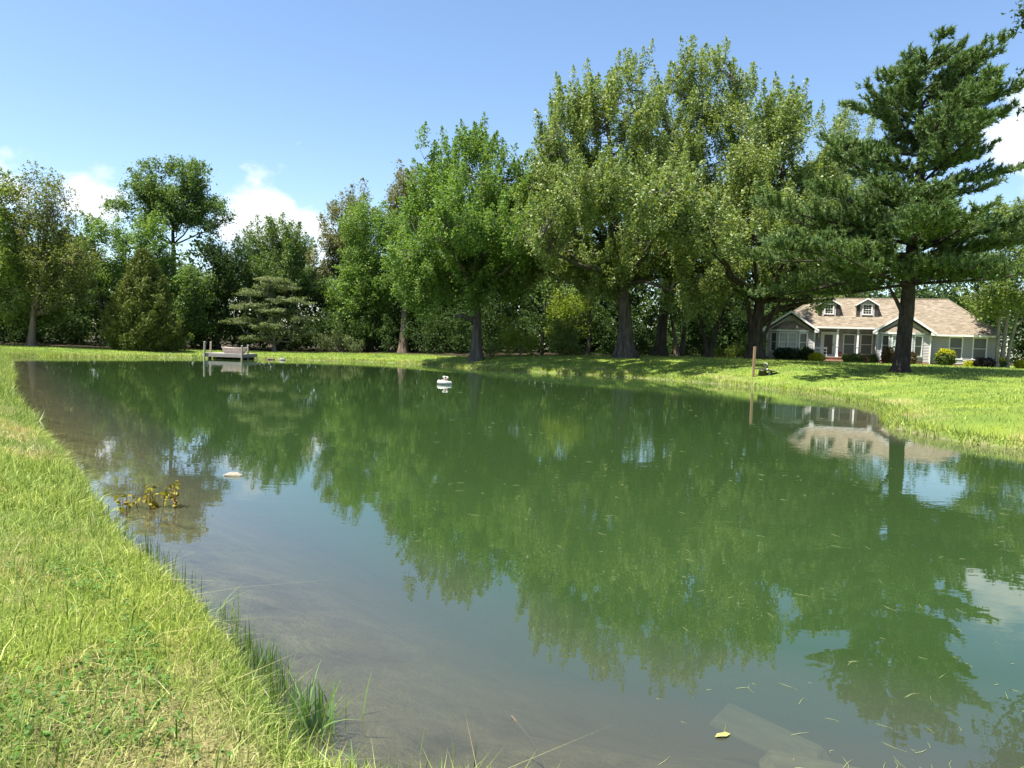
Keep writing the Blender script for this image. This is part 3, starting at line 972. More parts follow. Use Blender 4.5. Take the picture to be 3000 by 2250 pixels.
broadleaf('low_shrub', 'little light green shrub at the foot of the leftmost maple', (-1.8, 58.5), B((-1.7, 58.5, 1.6, 0.82, 0.54)), 'shrub_leaf', 'bark_tan', 26, trunk_r=.04, dens=3., m=34, size=.14, L=.6, W=.35, fork=.1, voids=0, limbs=6, cat='shrub')
broadleaf('low_shrub', 'yellowish low bush behind the forked slender tree', (18.1, 62.0), B((18.0, 62.0, 1.9, 1.26, 0.63)), 'sumac_leaf', 'bark_tan', 27, trunk_r=.04, dens=2.4, m=34, size=.15, L=.6, W=.35, fork=.1, voids=0, limbs=6, cat='shrub')
broadleaf('low_shrub', 'shaded bush between the dark-trunked maple and the house', (19.9, 60.0), B((19.8, 60.0, 2.6, 1.15, 1.32)), 'shrub_leaf', 'bark_tan', 28, trunk_r=.05, dens=2., m=34, size=.16, L=.7, W=.4, fork=.1, voids=0, limbs=6, cat='shrub')
broadleaf('low_shrub', 'small leafy sprout at the foot of the cedar', (-27.0, 60.2), B((-27.0, 60.2, 1.1, .8, .5)), 'shrub_leaf', 'bark_tan', 29, trunk_r=.03, dens=3.5, m=30, size=.16, L=.6, W=.3, fork=.1, voids=0, limbs=5, cat='shrub')


def cedar(base, H, Rm, seed):
    rg = np.random.default_rng(seed)
    z0 = hz(*base) - .05
    root = empty('cedar_tree', (base[0], base[1], z0), 'broad olive-green cedar cone left of the dock', 'tree')
    n = 2300
    t = rg.uniform(0, 1, n) ** 1.5
    ang = rg.uniform(0, 2 * np.pi, n)
    prof = Rm * np.minimum((1 - t) ** .78, .62 + .6 * (t + .12)) * (1 + .10 * np.sin(ang * 3 + t * 9) + .10 * np.sin(ang * 7 - t * 15))
    rr = prof * rg.uniform(0, 1, n) ** .28
    P = np.column_stack([rr * np.cos(ang), rr * np.sin(ang), .15 + t * H])
    D = nrm(np.column_stack([np.cos(ang) * .75, np.sin(ang) * .75, np.full(n, 1.0)]) + rg.normal(size=(n, 3)) * .22)
    v, f = leaf_cloud(rg, P, D, .95, .26, 34, .28, .2, 1., .6, .26, True)
    v[:, 2] = np.maximum(v[:, 2], .05)
    link('crown', mesh_np('crown', v, [f]), 'cedar_leaf', root)
    g_ = Geo()
    zz = np.linspace(0, H * .93, 10)
    g_.add(*tubes(np.column_stack([zz * 0, zz * 0, zz])[None], (np.linspace(.2, .03, 10))[None], 8))
    k = rg.choice(n, 500, False)
    A = np.column_stack([P[k, 0] * 0, P[k, 1] * 0, np.maximum(P[k, 2] - rr[k] * .5, .1)])
    g_.add(*tubes(np.stack([A, P[k]], 1), np.tile([.03, .01], (500, 1)), 3))
    link('trunk', g_.mesh('trunk', True), 'bark_tan', root)


cedar((-29.6, 58.5), 7.6, 3.3, 41)


def pine(base, seed):
    rg = np.random.default_rng(seed)
    z0 = hz(*base) - .05
    root = empty('pine_tree', (base[0], base[1], z0), 'tall dark white pine on the lawn in front of the house', 'tree')
    g_ = Geo()
    H = 18.2
    zt = np.array([0, .4, 1, 2.5, 3.6, 5.3, 8, 10.6, 13.0, 15.1, 16.8, H])
    xt = np.array([0, 0, .02, .06, .10, .14, .25, .35, .4, .15, -.2, -.6])
    yt = xt * .2
    rt = np.array([.58, .46, .40, .38, .39, .35, .33, .27, .20, .12, .07, .02])
    V, F = tubes(np.column_stack([xt, yt, zt])[None], rt[None], 16)
    ang = np.tile(np.arange(16) * 2 * np.pi / 16, len(zt))
    c = np.repeat(np.column_stack([xt, yt, zt]), 16, 0)
    hh = np.repeat(zt, 16)
    g_.add(c + (V - c) * (1 + .07 * np.cos(ang * 4 + hh) + .2 * np.exp(-hh / .5) * np.cos(ang * 5))[:, None], F)
    # second leader
    l2 = np.array([[.38, .1, 11.5], [1.0, .1, 13.5], [1.5, 0, 15.2], [1.9, 0, 16.7], [2.1, 0, 17.8]])
    g_.add(*tubes(l2[None], np.array([[.16, .13, .09, .05, .02]]), 8))
    # dead stub fork at the left of the trunk
    g_.add(*tubes(np.array([[[-.2, -.1, 3.4], [-.7, -.2, 4.2], [-1.2, -.2, 5.0]]]), np.array([[.13, .10, .06]]), 7))
    tips_p, tips_d = [], []

    def branch(p0, az, Ln, rise, r0, droop=.0):
        n = 9
        t = np.linspace(0, 1, n)
        az2 = az + np.cumsum(rg.normal(size=n) * .06)
        st = Ln / (n - 1)
        pts = [np.array(p0, float)]
        for i in range(1, n):
            el = rise - droop * math.sin(t[i] * math.pi) + .45 * max(0, t[i] - .55)
            pts.append(pts[-1] + st * np.array([math.cos(az2[i]) * math.cos(el), math.sin(az2[i]) * math.cos(el), math.sin(el)]))
        pts = np.array(pts)
        g_.add(*tubes(pts[None], (r0 * (1 - .85 * t))[None], 5))
        # side shoots in a near-horizontal fan
        for k in range(int(8 + Ln * 6.2)):
            u = rg.uniform(.12, 1.0)
            i = min(int(u * (n - 1)), n - 2)
            fr_ = u * (n - 1) - i
            q0 = pts[i] * (1 - fr_) + pts[i + 1] * fr_
            sl = (.55 + .22 * Ln) * (1.12 - u * .72) * rg.uniform(.6, 1.15)
            sa = az + rg.choice([-1, 1]) * rg.uniform(.35, 1.15)
            el = rg.uniform(.05, .50)
            d = np.array([math.cos(sa) * math.cos(el), math.sin(sa) * math.cos(el), math.sin(el)])
            q1 = q0 + d * sl * .55
            d2 = nrm(d + np.array([0, 0, .35]))
            q2 = q1 + d2 * sl * .45
            g_.add(*tubes(np.array([[q0, q1, q2]]), np.array([[.022, .014, .006]]), 3))
            nt_ = max(3, int(sl * 4.4))
            for s_ in np.linspace(.28, 1, nt_):
                pos = q0 + (q1 - q0) * min(1, s_ / .55) if s_ < .55 else q1 + (q2 - q1) * (s_ - .55) / .45
                tips_p.append(pos + rg.normal(size=3) * .06)
                tips_d.append(nrm(d2 + np.array([0, 0, .45]) + rg.normal(size=3) * .35))
        tips_p.append(pts[-1])
        tips_d.append(nrm(pts[-1] - pts[-2]))

    def trunk_at(z):
        return np.array([np.interp(z, zt, xt), np.interp(z, zt, yt), z])
    z = 5.1
    while z < 17.3:
        nb = rg.integers(4, 6)
        a0 = rg.uniform(0, 6.28)
        for k in range(nb):
            az = a0 + k * 2 * math.pi / nb + rg.normal() * .2
            ca, sa = math.cos(az), math.sin(az)
            Ln = np.interp(z, [4.3, 6, 8, 10, 12.5, 14.5, 16.5, 18, 19], [7.4, 7.6, 7.0, 5.8, 5.6, 4.8, 3.0, 1.5, .8])
            if ca < -.3 and 4 < z < 8.5:
                Ln *= 1.26
            if ca > .3 and 8.2 < z < 10.3:
                Ln *= .62
            if ca < -.2 and z > 15:
                Ln *= .62
            Ln *= rg.uniform(.72, 1.12)
            branch(trunk_at(z + rg.normal() * .12), az, Ln, np.interp(z, [4, 9, 15, 19], [.04, .12, .42, .8]) + rg.normal() * .09, .028 + .010 * Ln, np.interp(z, [4, 12], [.04, 0]))
        z += rg.uniform(.62, .98)
    for zz in np.arange(13.0, 17.8, .62):
        pp = np.array([np.interp(zz, l2[:, 2], l2[:, 0]), .05, zz])
        for k in range(3):
            az = rg.uniform(-1.6, 1.6)
            branch(pp, az, np.interp(zz, [13, 15.5, 17.8], [3.8, 2.4, .7]) * rg.uniform(.75, 1.1), np.interp(zz, [13, 19], [.3, .9]), .04)
    link('trunk', g_.mesh('trunk', True), 'bark_pine', root)
    TP, TD = np.array(tips_p), np.array(tips_d)
    m = 22
    k = len(TP) * m
    c = np.repeat(TP, m, 0) + np.repeat(TD, m, 0) * rg.uniform(-.14, .12, k)[:, None]
    d = nrm(np.repeat(TD, m, 0) * 1.0 + rg.normal(size=(k, 3)) * .62)
    Ls = rg.uniform(.17, .32, k)[:, None]
    wv = nrm(np.cross(d, rg.normal(size=(k, 3)))) * .031
    v = np.stack([c - wv, c + wv, c + d * Ls], 1).reshape(-1, 3)
    link('crown', mesh_np('crown', v, [np.arange(len(v)).reshape(-1, 3)]), 'pine_needle', root)


pine((22.3, 42), 51)

# far wood behind everything and the dark undergrowth along its edge: one mass each
rg = np.random.default_rng(77)
lump = []
for i in range(230):
    x = rg.uniform(-85, 85)
    y = wood_edge(x) + rg.uniform(9, 28)
    hgt = rg.uniform(7.5, 12.5) if x < -14 else (rg.uniform(9, 15) if x < 32 else rg.uniform(10, 15))
    lump.append((x, y, hgt * .5 + .5, rg.uniform(2.4, 4.2), 2.4, hgt * .5))
for i in range(90):
    x = rg.uniform(-70, 45)
    hgt = rg.uniform(3.5, 6)
    lump.append((x, wood_edge(x) + rg.uniform(9, 20), hgt * .5 + .3, rg.uniform(2.2, 3.6), 2.0, hgt * .5))
P, K = sample_blobs(rg, lump, .135, 2.5)
D = nrm((P - K) + np.array([0, 0, 3.]))
v, f = leaf_cloud(rg, P, D, 1.9, 1.1, 40, .50, .6, tri=True)
v[:, 2] = np.maximum(v[:, 2], .2)
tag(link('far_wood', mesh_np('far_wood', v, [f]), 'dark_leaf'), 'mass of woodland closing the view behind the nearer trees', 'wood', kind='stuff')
lump = []
for i in range(300):
    x = rg.uniform(-48, 27)
    y = wood_edge(x) + (rg.uniform(.8, 7) if i % 3 else rg.uniform(7, 13))
    r_ = rg.uniform(.7, 1.7)
    lump.append((x, y, rg.uniform(.6, 3.2 if x < -12 else 4.8) + .4, r_, r_ * .8, r_ * rg.uniform(.6, 1.1)))
P, K = sample_blobs(rg, lump, .85, 2.5)
D = nrm((P - K) + np.array([0, 0, .6]))
v, f = leaf_cloud(rg, P, D, .9, .5, 46, .22, .8, tri=True)
gz = height(v[:, 0], v[:, 1])
v[:, 2] = np.maximum(v[:, 2], gz + .05)
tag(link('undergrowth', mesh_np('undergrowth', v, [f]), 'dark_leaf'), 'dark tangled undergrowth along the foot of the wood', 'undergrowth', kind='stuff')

# bare woodland stems that show between the maples
for i, (x, y, h, r_, lx, lab) in enumerate([(6.5, 64, 7, .16, .1, 'thin dark trunk just left of the pale flared trunk'),
                                             (14.2, 63.5, 4.4, .20, -.4, 'leaning dead-looking trunk between the dark trunk and the forked tree'),
                                             (14.9, 65, 7, .22, .2, 'pale straight trunk behind the forked slender tree'),
                                             (2.5, 66, 7, .14, .2, 'thin trunk in the dark behind the yellow-green shrub')]):
    z0 = hz(x, y) - .05
    root = empty('woodland_trunk', (x, y, z0), lab, 'tree', 'bare stems inside the wood')
    zz = np.linspace(0, h, 9)
    g_ = Geo()
    g_.add(*tubes(np.column_stack([lx * zz / h * 2 + .05 * np.sin(zz), zz * .02, zz])[None], (r_ * (1 - .6 * zz / h) * (1 + .6 * np.exp(-zz / .4)))[None], 9))
    link('trunk', g_.mesh('trunk', True), 'bark_tan' if i == 1 else 'bark_grey', root)
    rg2 = np.random.default_rng(300 + i)
    Pc = np.column_stack([lx * 2 + rg2.normal(size=40) * .9, rg2.normal(size=40) * .9, h * rg2.uniform(.75, 1.1, 40)])
    v, f = leaf_cloud(rg2, Pc, nrm(rg2.normal(size=(40, 3)) + np.array([0, 0, .8])), 1.2, .5, 24, .24)
    link('crown', mesh_np('crown', v, [f]), 'oak_leaf', root)

# ------------------------------------------------------------------ house
HX, HY, HZ, HR = 22.38, 64.80, 1.40, R(-23)
house = empty('house', (HX, HY, HZ), 'grey-sided ranch house with tan shingle roof, two front gables and porch', 'house', None, HR)
EV, RD, SL = 2.55, 4.2, (5.65 - 2.55) / (4.2 + .45)      # eave height, ridge depth, roof slope
YE = -.45


def roof_z(y):
    return EV + (y - YE) * SL


def siding(parent, p0, p1, z0, z1, openings=(), tri=None, bh=.125):
    """lap boards as separate pieces, broken at the openings (a0, a1, z0, z1)"""
    p0, p1 = np.array(p0, float), np.array(p1, float)
    ln = np.linalg.norm(p1 - p0)
    e = (p1 - p0) / ln
    n = np.array([e[1], -e[0]])
    z = z0
    while z < z1 - .02:
        zt = min(z + bh, z1)
        segs = [(0., ln)]
        if tri:                                   # gable: (apex a, slope)
            w = (tri[1] - (zt - tri[2])) / tri[3]
            segs = [(max(0, tri[0] - w), min(ln, tri[0] + w))]
        for (a0, a1, b0, b1) in openings:
            if b0 < zt - .01 and b1 > z + .01:
                ns = []
                for s0, s1 in segs:
                    if a1 <= s0 or a0 >= s1:
                        ns.append((s0, s1))
                    else:
                        if a0 > s0:
                            ns.append((s0, a0))
                        if a1 < s1:
                            ns.append((a1, s1))
                segs = ns
        for s0, s1 in segs:
            if s1 - s0 < .04:
                continue
            def c(a, d, zz): return (*(p0 + e * a + n * d), zz)
            MB().hexa([c(s0, .042, z + .014), c(s1, .042, z + .014), c(s1, -.02, z + .014), c(s0, -.02, z + .014), c(s0, .004, zt), c(s1, .004, zt), c(s1, -.02, zt), c(s0, -.02, zt)]).build('siding_board', 'siding', parent)
        z = zt


def window(parent, p0, e, a0, a1, z0, z1, grid=None, pane='pane_screen', tw=.095, name='window'):
    e = np.array(e, float)
    n = np.array([e[1], -e[0]])
    fr_ = MB()
    fr_.obox(p0, e, a0, a0 + tw, -.03, .05, z0, z1).obox(p0, e, a1 - tw, a1, -.03, .05, z0, z1)
    fr_.obox(p0, e, a0 + tw, a1 - tw, -.03, .055, z1 - tw * 1.1, z1).obox(p0, e, a0 - .02, a1 + .02, -.03, .075, z0 - .05, z0 + .05)
    w = fr_.build(name, 'white_trim', parent)
    zi0, zi1 = z0 + .05, z1 - tw * 1.1
    zm = (zi0 + zi1) / 2
    MB().obox(p0, e, a0 + tw, a1 - tw, -.055, -.045, zi0, zm).build('pane', pane, w)
    MB().obox(p0, e, a0 + tw, a1 - tw, -.035, -.027, zm, zi1).build('pane', pane, w)
    MB().obox(p0, e, a0 + tw + .001, a1 - tw - .001, -.026, .012, zm - .022, zm + .022).build('meeting_rail', 'white_trim', w)
    if grid:
        gc, gr, split = grid
        cols = [(a0 + tw, a1 - tw)]
        if split:
            mid = (a0 + a1) / 2
            MB().obox(p0, e, mid - .05, mid + .05, -.024, .03, zi0, zi1).build('mullion', 'white_trim', w)
            cols = [(a0 + tw, mid - .05), (mid + .05, a1 - tw)]
        for c0, c1 in cols:
            for i in range(1, gc):
                a = c0 + (c1 - c0) * i / gc
                MB().obox(p0, e, a - .010, a + .010, -.025, -.008, zi0, zm - .023).build('muntin', 'white_trim', w)
                MB().obox(p0, e, a - .010, a + .010, -.025, -.008, zm + .023, zi1).build('muntin', 'white_trim', w)
            for b0, b1 in ((zi0, zm), (zm, zi1)):
                for j in range(1, gr):
                    zz = b0 + (b1 - b0) * j / gr
                    MB().obox(p0, e, c0, c1, -.0245, -.009, zz - .010, zz + .010).build('muntin', 'white_trim', w)
    return w


E1 = (1., 0.)
GP = -.5                                               # gable walls stand this far forward
# brick base
fb = MB()
fb.box(-.02, GP - .02, -.5, 3.82, 8.3, .24)
fb.box(8.68, GP - .02, -.5, 12.62, 8.31, .24)
fb.box(12.622, -.02, -.5, 17.27, 8.29, .20)
fb.build('brick_base', 'brick', house)
pb = MB().box(3.83, .15, -.5, 8.67, 8.28, .36)
pb.box(4.5, -.22, -.5, 6.3, .148, .18)
pb.build('porch_base', 'brick', house)
MB().box(3.83, .08, .362, 8.67, 2.0, .43).build('porch_floor', 'concrete', house)

# right wing
wall = MB().box(12.62, .12, .2, 17.13, 8.25, 2.5).build('wall', 'sheathing', house)
OPR = [(13.93 - 12.6, 14.93 - 12.6, .60, 2.40), (15.58 - 12.6, 16.60 - 12.6, .60, 2.40)]
siding(wall, (12.6, 0), (17.2, 0), .20, 2.42, OPR)
MB().box(17.19, -.035, .2, 17.27, .05, 2.44).build('corner_board', 'gutter_white', wall)
siding(wall, (17.25, .05), (17.25, 8.2), .20, 2.42, ())
for o_ in OPR:
    window(house, (12.6, 0), E1, *o_)
# left gable and right gable with their bays
for gi, gx in enumerate((0., 8.70)):
    gw = 3.85
    wall = MB().box(gx + .12, GP + .12, .24, gx + gw - .12, 3.0, 2.52).build('wall', 'sheathing', house)
    bay = [(gx + .27, GP), (gx + .97, GP - .55), (gx + 2.58, GP - .55), (gx + 3.38, GP)]
    siding(wall, (gx, GP), (gx + .27, GP), .24, 2.46)
    siding(wall, (gx + 3.38, GP), (gx + gw, GP), .24, 2.46)
    siding(wall, (gx + gw, GP), (gx + gw, -.03 if gi else .2), .24, 2.46)
    if gi == 0:
        siding(wall, (gx, 3.0), (gx, GP), .24, 2.46)
    for cx_ in (gx - .012, gx + gw - .05):
        MB().box(cx_, GP - .036, .24, cx_ + .062, GP + .03, 2.48).build('corner_board', 'gutter_white', wall)
    # gable triangle
    apex, ap_z = gw / 2, 4.18
    tw_ = MB()
    tw_.slab([(gx + .05, GP + .1, 2.47), (gx + gw - .05, GP + .1, 2.47), (gx + gw / 2, GP + .1, 3.92)], (0, .1, 0))
    tri_w = tw_.build('gable_wall', 'siding', house)
    siding(tri_w, (gx, GP), (gx + gw, GP), 2.50, 3.86, (), (apex, 1.52, 2.50, .735))
    # bay
    bw = MB().slab([(*p_, 2.46) for p_ in [(bay[0][0] + .2, GP + .1), (bay[1][0] + .12, GP - .38), (bay[2][0] - .12, GP - .38), (bay[3][0] - .2, GP + .1)]], (0, 0, -1.95)).build('bay_wall', 'sheathing', house)
    zb = .24 if gi else .62
    for k in range(3):
        p0, p1 = np.array(bay[k]), np.array(bay[k + 1])
        ln = np.linalg.norm(p1 - p0)
        e = (p1 - p0) / ln
        mg = .09 if k != 1 else .06
        op = (mg, ln - mg, .68 if gi else .74, 2.40)
        siding(bw, p0, p1, .30, 2.42, [op])
        window(house, p0, e, *op, grid=((3, 2, True) if k == 1 else None), pane=('pane_curtain' if k == 1 else 'pane_screen'), tw=.08)
        # little skirt under the bay
    MB().slab([(bay[0][0], GP + .01, .30), (bay[1][0], bay[1][1] + .01, .30), (bay[2][0], bay[2][1] + .01, .30), (bay[3][0], GP + .01, .30)], (0, 0, -.30)).build('bay_base', 'brick' if gi else 'siding', house)
    ev = [(bay[0][0] - .08, GP + .02, 2.60), (bay[1][0] - .1, GP - .68, 2.60), (bay[2][0] + .1, GP - .68, 2.60), (bay[3][0] + .08, GP + .02, 2.60)]
    tp2 = [(gx + 2.20, GP + .02, 3.38), (gx + 1.50, GP + .02, 3.38)]
    br = MB()
    br.poly([ev[0], ev[1], tp2[1]]).poly([ev[1], ev[2], tp2[0], tp2[1]]).poly([ev[2], ev[3], tp2[0]])
    bro = br.build('bay_roof', 'shingle', house)
    MB().slab(ev, (0, 0, -.15)).build('fascia', 'white_trim', bro)
    # courses on the bay roof
    sh = MB()
    for j in range(8):
        t0, t1 = j / 8, (j + 1) / 8 + .03
        for (A, Bq, Tq0, Tq1) in ((ev[1], ev[2], tp2[0], tp2[1]), (ev[0], ev[1], tp2[1], tp2[1]), (ev[2], ev[3], tp2[0], tp2[0])):
            A_, B_, T0, T1 = map(np.array, (A, Bq, Tq1, Tq0))
            l0, l1 = A_ + (T0 - A_) * t0, B_ + (T1 - B_) * t0
            u0, u1 = A_ + (T0 - A_) * min(t1, 1), B_ + (T1 - B_) * min(t1, 1)
            wdt = np.linalg.norm(l1 - l0)
            nn = max(1, int(wdt / .3))
            up_ = np.array([0, 0, .028])
            for i in range(nn):
                a, b2 = i / nn, (i + .96) / nn
                sh.hexa([l0 + (l1 - l0) * a, l0 + (l1 - l0) * b2, u0 + (u1 - u0) * b2, u0 + (u1 - u0) * a,
                         l0 + (l1 - l0) * a + up_, l0 + (l1 - l0) * b2 + up_, u0 + (u1 - u0) * b2 + up_ * .4, u0 + (u1 - u0) * a + up_ * .4])
    tag(sh.build('shingle', 'shingle', bro), kind='stuff')
    # gable roof
    cx, hw, zt, ze = gx + gw / 2, gw / 2 + .34, 4.26, 2.66
    yb = YE + (zt - EV) / SL
    gr = MB()
    for s_ in (-1, 1):
        gr.slab([(cx, GP - .42, zt), (cx, yb, zt), (cx + s_ * hw, YE + (ze - EV) / SL, ze), (cx + s_ * hw, GP - .42, ze)][::s_], (0, 0, -.10))
    gro = gr.build('gable_roof', 'shingle', house)
    for s_ in (-1, 1):
        MB().slab([(cx, GP - .425, zt + .01), (cx + s_ * (hw + .02), GP - .425, ze + .005), (cx + s_ * (hw + .02), GP - .425, ze - .17), (cx, GP - .425, zt - .19)][::s_], (0, -.035, 0)).build('rake_board', 'white_paint', gro)
        MB().slab([(cx + s_ * (hw + .03), GP - .43, ze - .01), (cx + s_ * (hw + .03), GP - .43, ze - .24), (cx + s_ * (hw - .34), GP - .43, ze - .24), (cx + s_ * (hw - .34), GP - .43, ze + .10)][::s_], (0, .36, 0)).build('eave_return', 'white_paint', gro)
        MB().slab([(cx, GP - .40, zt - .13), (cx + s_ * hw, GP - .40, ze - .13), (cx + s_ * hw, GP + .05, ze - .13), (cx, GP + .05, zt - .13)][::s_], (0, 0, -.02)).build('soffit', 'soffit', gro)
for x_, y_ in ((3.90, GP + .02), (8.62, GP + .02), (12.60, GP - .06)):
    MB().tube([(x_, y_, 2.42), (x_, y_ - .02, 2.2), (x_, y_ - .02, .1)], [.035] * 3, 6).build('downspout', 'gutter_white', house)

# porch wall, door, windows, columns
wall = MB().box(3.86, 2.12, .44, 8.68, 3.0, 3.0).build('wall', 'sheathing', house)
PY = 2.0
OPP = [(4.36 - 3.85, 5.70 - 3.85, .43, 2.58), (6.17 - 3.85, 7.16 - 3.85, .70, 2.46), (7.52 - 3.85, 8.52 - 3.85, .70, 2.48)]
siding(wall, (3.85, PY), (8.70, PY), .44, 2.92, OPP)
for o_ in OPP[1:]:
    window(house, (3.85, PY), E1, *o_)
dp = (3.85, PY)
df = MB()
df.obox(dp, E1, .51, .70, -.03, .06, .44, 2.50).obox(dp, E1, 1.62, 1.85, -.03, .06, .44, 2.50).obox(dp, E1, .51, 1.85, -.03, .075, 2.502, 2.60)
df.build('door_frame', 'white_paint', house)
dr = MB()
dr.obox(dp, E1, .70, .80, -.025, .035, .46, 2.50).obox(dp, E1, 1.48, 1.62, -.025, .035, .46, 2.50).obox(dp, E1, .80, 1.48, -.025, .035, 2.34, 2.50).obox(dp, E1, .80, 1.48, -.025, .035, .46, .60)
dr = dr.build('door', 'white_paint', house)
MB().obox(dp, E1, .80, 1.48, -.015, .0, .60, 2.34).build('door_glass', 'door_glass', dr)
MB().obox(dp, E1, 1.51, 1.55, .035, .085, 1.36, 1.56).build('door_handle', 'black_plastic', dr)
for x_ in (5.69, 7.27):
    c_ = MB().box(x_ - .075, .27, .43, x_ + .075, .42, 2.86).build('porch_column', 'white_paint', house)
    MB().box(x_ - .11, .235, .431, x_ + .11, .455, .58).build('column_base', 'white_paint', c_)
    MB().box(x_ - .10, .245, 1.30, x_ + .10, .445, 1.36).build('column_band', 'white_paint', c_)
    MB().box(x_ - .10, .245, 2.74, x_ + .10, .445, 2.865).build('column_cap', 'white_paint', c_)
MB().box(3.86, .22, 2.866, 8.69, .46, 3.0).build('porch_beam', 'white_trim', house)
MB().box(3.86, .462, 2.93, 8.69, 2.0, 2.97).build('porch_ceiling', 'soffit', house)
for x_ in (4.17, 5.86):
    l_ = MB().lathe([(.02, 0), (.06, .04), (.075, .22), (.05, .27), (.09, .29), (.02, .36)], (x_, PY - .14, 1.98), 8).build('wall_lantern', 'lantern', house)
    MB().box(x_ - .03, PY - .09, 2.16, x_ + .03, PY - .02, 2.24).build('lantern_arm', 'lantern', l_)
for x_ in (6.52, 8.03):
    h_o = MB().tube([(x_, 1.0, 2.94), (x_, 1.0, 2.5)], [.008, .008], 5).build('hanging_rod', 'white_trim', house)
    MB().box(x_ - .16, .985, 2.48, x_ + .16, 1.015, 2.50).build('hanging_bar', 'white_trim', h_o)

# main roof
poly = [(-.42, YE), (3.95, YE), (3.95, .22), (8.6, .22), (8.6, YE), (17.66, YE), (14.2, RD), (3.7, RD)]
rf = MB()
rf.slab([(x_, y_, roof_z(y_)) for x_, y_ in poly], (0, 0, -.10))
zr = roof_z(RD)
yb_ = 2 * RD - YE
rf.slab([(3.7, RD + .002, zr), (14.2, RD + .002, zr), (17.66, yb_, EV), (-.42, yb_, EV)], (0, 0, -.10))
rf.slab([(17.662, YE, EV), (17.662, yb_, EV), (14.203, RD, zr)], (0, 0, -.10))
rf.slab([(-.422, yb_, EV), (-.422, YE, EV), (3.697, RD, zr)], (0, 0, -.10))
roof = rf.build('roof', 'shingle', house)
MB().tube([(3.7, RD, zr + .02), (14.2, RD, zr + .02)], [.06, .06], 6).build('ridge_cap', 'shingle', roof)
for a_, b_ in (((14.2, RD, zr + .015), (17.66, YE, EV + .015)), ((3.7, RD, zr + .015), (-.42, YE, EV + .015))):
    MB().tube([a_, b_], [.05, .05], 6).build('hip_cap', 'shingle', roof)
for (a_, b_, y_) in ((12.95, 17.70, YE), (3.95, 8.55, .22)):
    zf = roof_z(y_)
    MB().box(a_, y_ - .11, zf - .16, b_, y_ - .004, zf - .015).build('gutter', 'gutter_white', roof)
MB().box(12.6, YE + .0, EV - .135, 17.6, .0, EV - .115).build('eave_soffit', 'soffit', roof)
MB().box(17.24, .0, EV - .135, 17.6, 8.6, EV - .116).build('eave_soffit', 'soffit', roof)

# shingles: the 300 nearest tabs singly, the rest as one piece
uvec = np.array([0, math.cos(math.atan(SL)), math.sin(math.atan(SL))])
nvec = np.array([0, -math.sin(math.atan(SL)), math.cos(math.atan(SL))])
slope_len = (RD - YE) / uvec[1]
EXPO, TABW = .145, .31
tabs = []
rs = np.random.default_rng(5)
j = 0
s_ = 0.
while s_ < slope_len - .05:
    y0 = YE + s_ * uvec[1]
    y1 = YE + (s_ + EXPO) * uvec[1]
    fr_ = (y1 - YE) / (RD - YE)
    xa, xb = -.42 + (3.7 + .42) * fr_, 17.66 + (14.2 - 17.66) * fr_
    x_ = xa + (j % 2) * TABW * .5 + rs.uniform(0, .1)
    while x_ < xb - .02:
        x2 = min(x_ + TABW, xb)
        under = any(abs((x_ + x2) / 2 - (gx + 1.925)) < max(0, (4.2 - roof_z(y0)) / .745) for gx in (0., 8.7))
        if not (under or (3.9 < x2 and x_ < 8.6 and y0 < .22)):
            tabs.append((x_, x2, s_, rs.uniform(.010, .024)))
        x_ += TABW
    s_ += EXPO
    j += 1


def tab_hexa(x0, x1, s0, th):
    base_ = np.array([0, YE, EV])
    def c(x, s, h): return tuple(base_ + np.array([x, 0, 0]) + uvec * s + nvec * h)
    g0 = .012
    return [c(x0 + g0, s0, .002), c(x1, s0, .002), c(x1, s0 + EXPO * 1.05, .002), c(x0 + g0, s0 + EXPO * 1.05, .002), c(x0 + g0, s0, th), c(x1, s0, th), c(x1, s0 + EXPO * 1.05, .006), c(x0 + g0, s0 + EXPO * 1.05, .006)]


full = [t for t in tabs if abs(t[1] - t[0] - TABW) < .001 and t[0] > 9.5]
near = sorted(full, key=lambda t: (17.5 - t[0]) ** 2 * .5 + t[2] ** 2 * 3)[:300]
ns = set(near)
mb = MB()
for t in tabs:
    if t not in ns:
        mb.hexa(tab_hexa(*t))
tag(mb.build('shingle_field', 'shingle', roof), kind='stuff')
tab_me = MB().hexa([tuple(np.array(q)) for q in tab_hexa(0, TABW, 0, .019)]).mesh('shingle')
for t in near:
    o = link('shingle', tab_me, 'shingle', roof)
    o.location = (t[0], uvec[1] * t[2], uvec[2] * t[2])

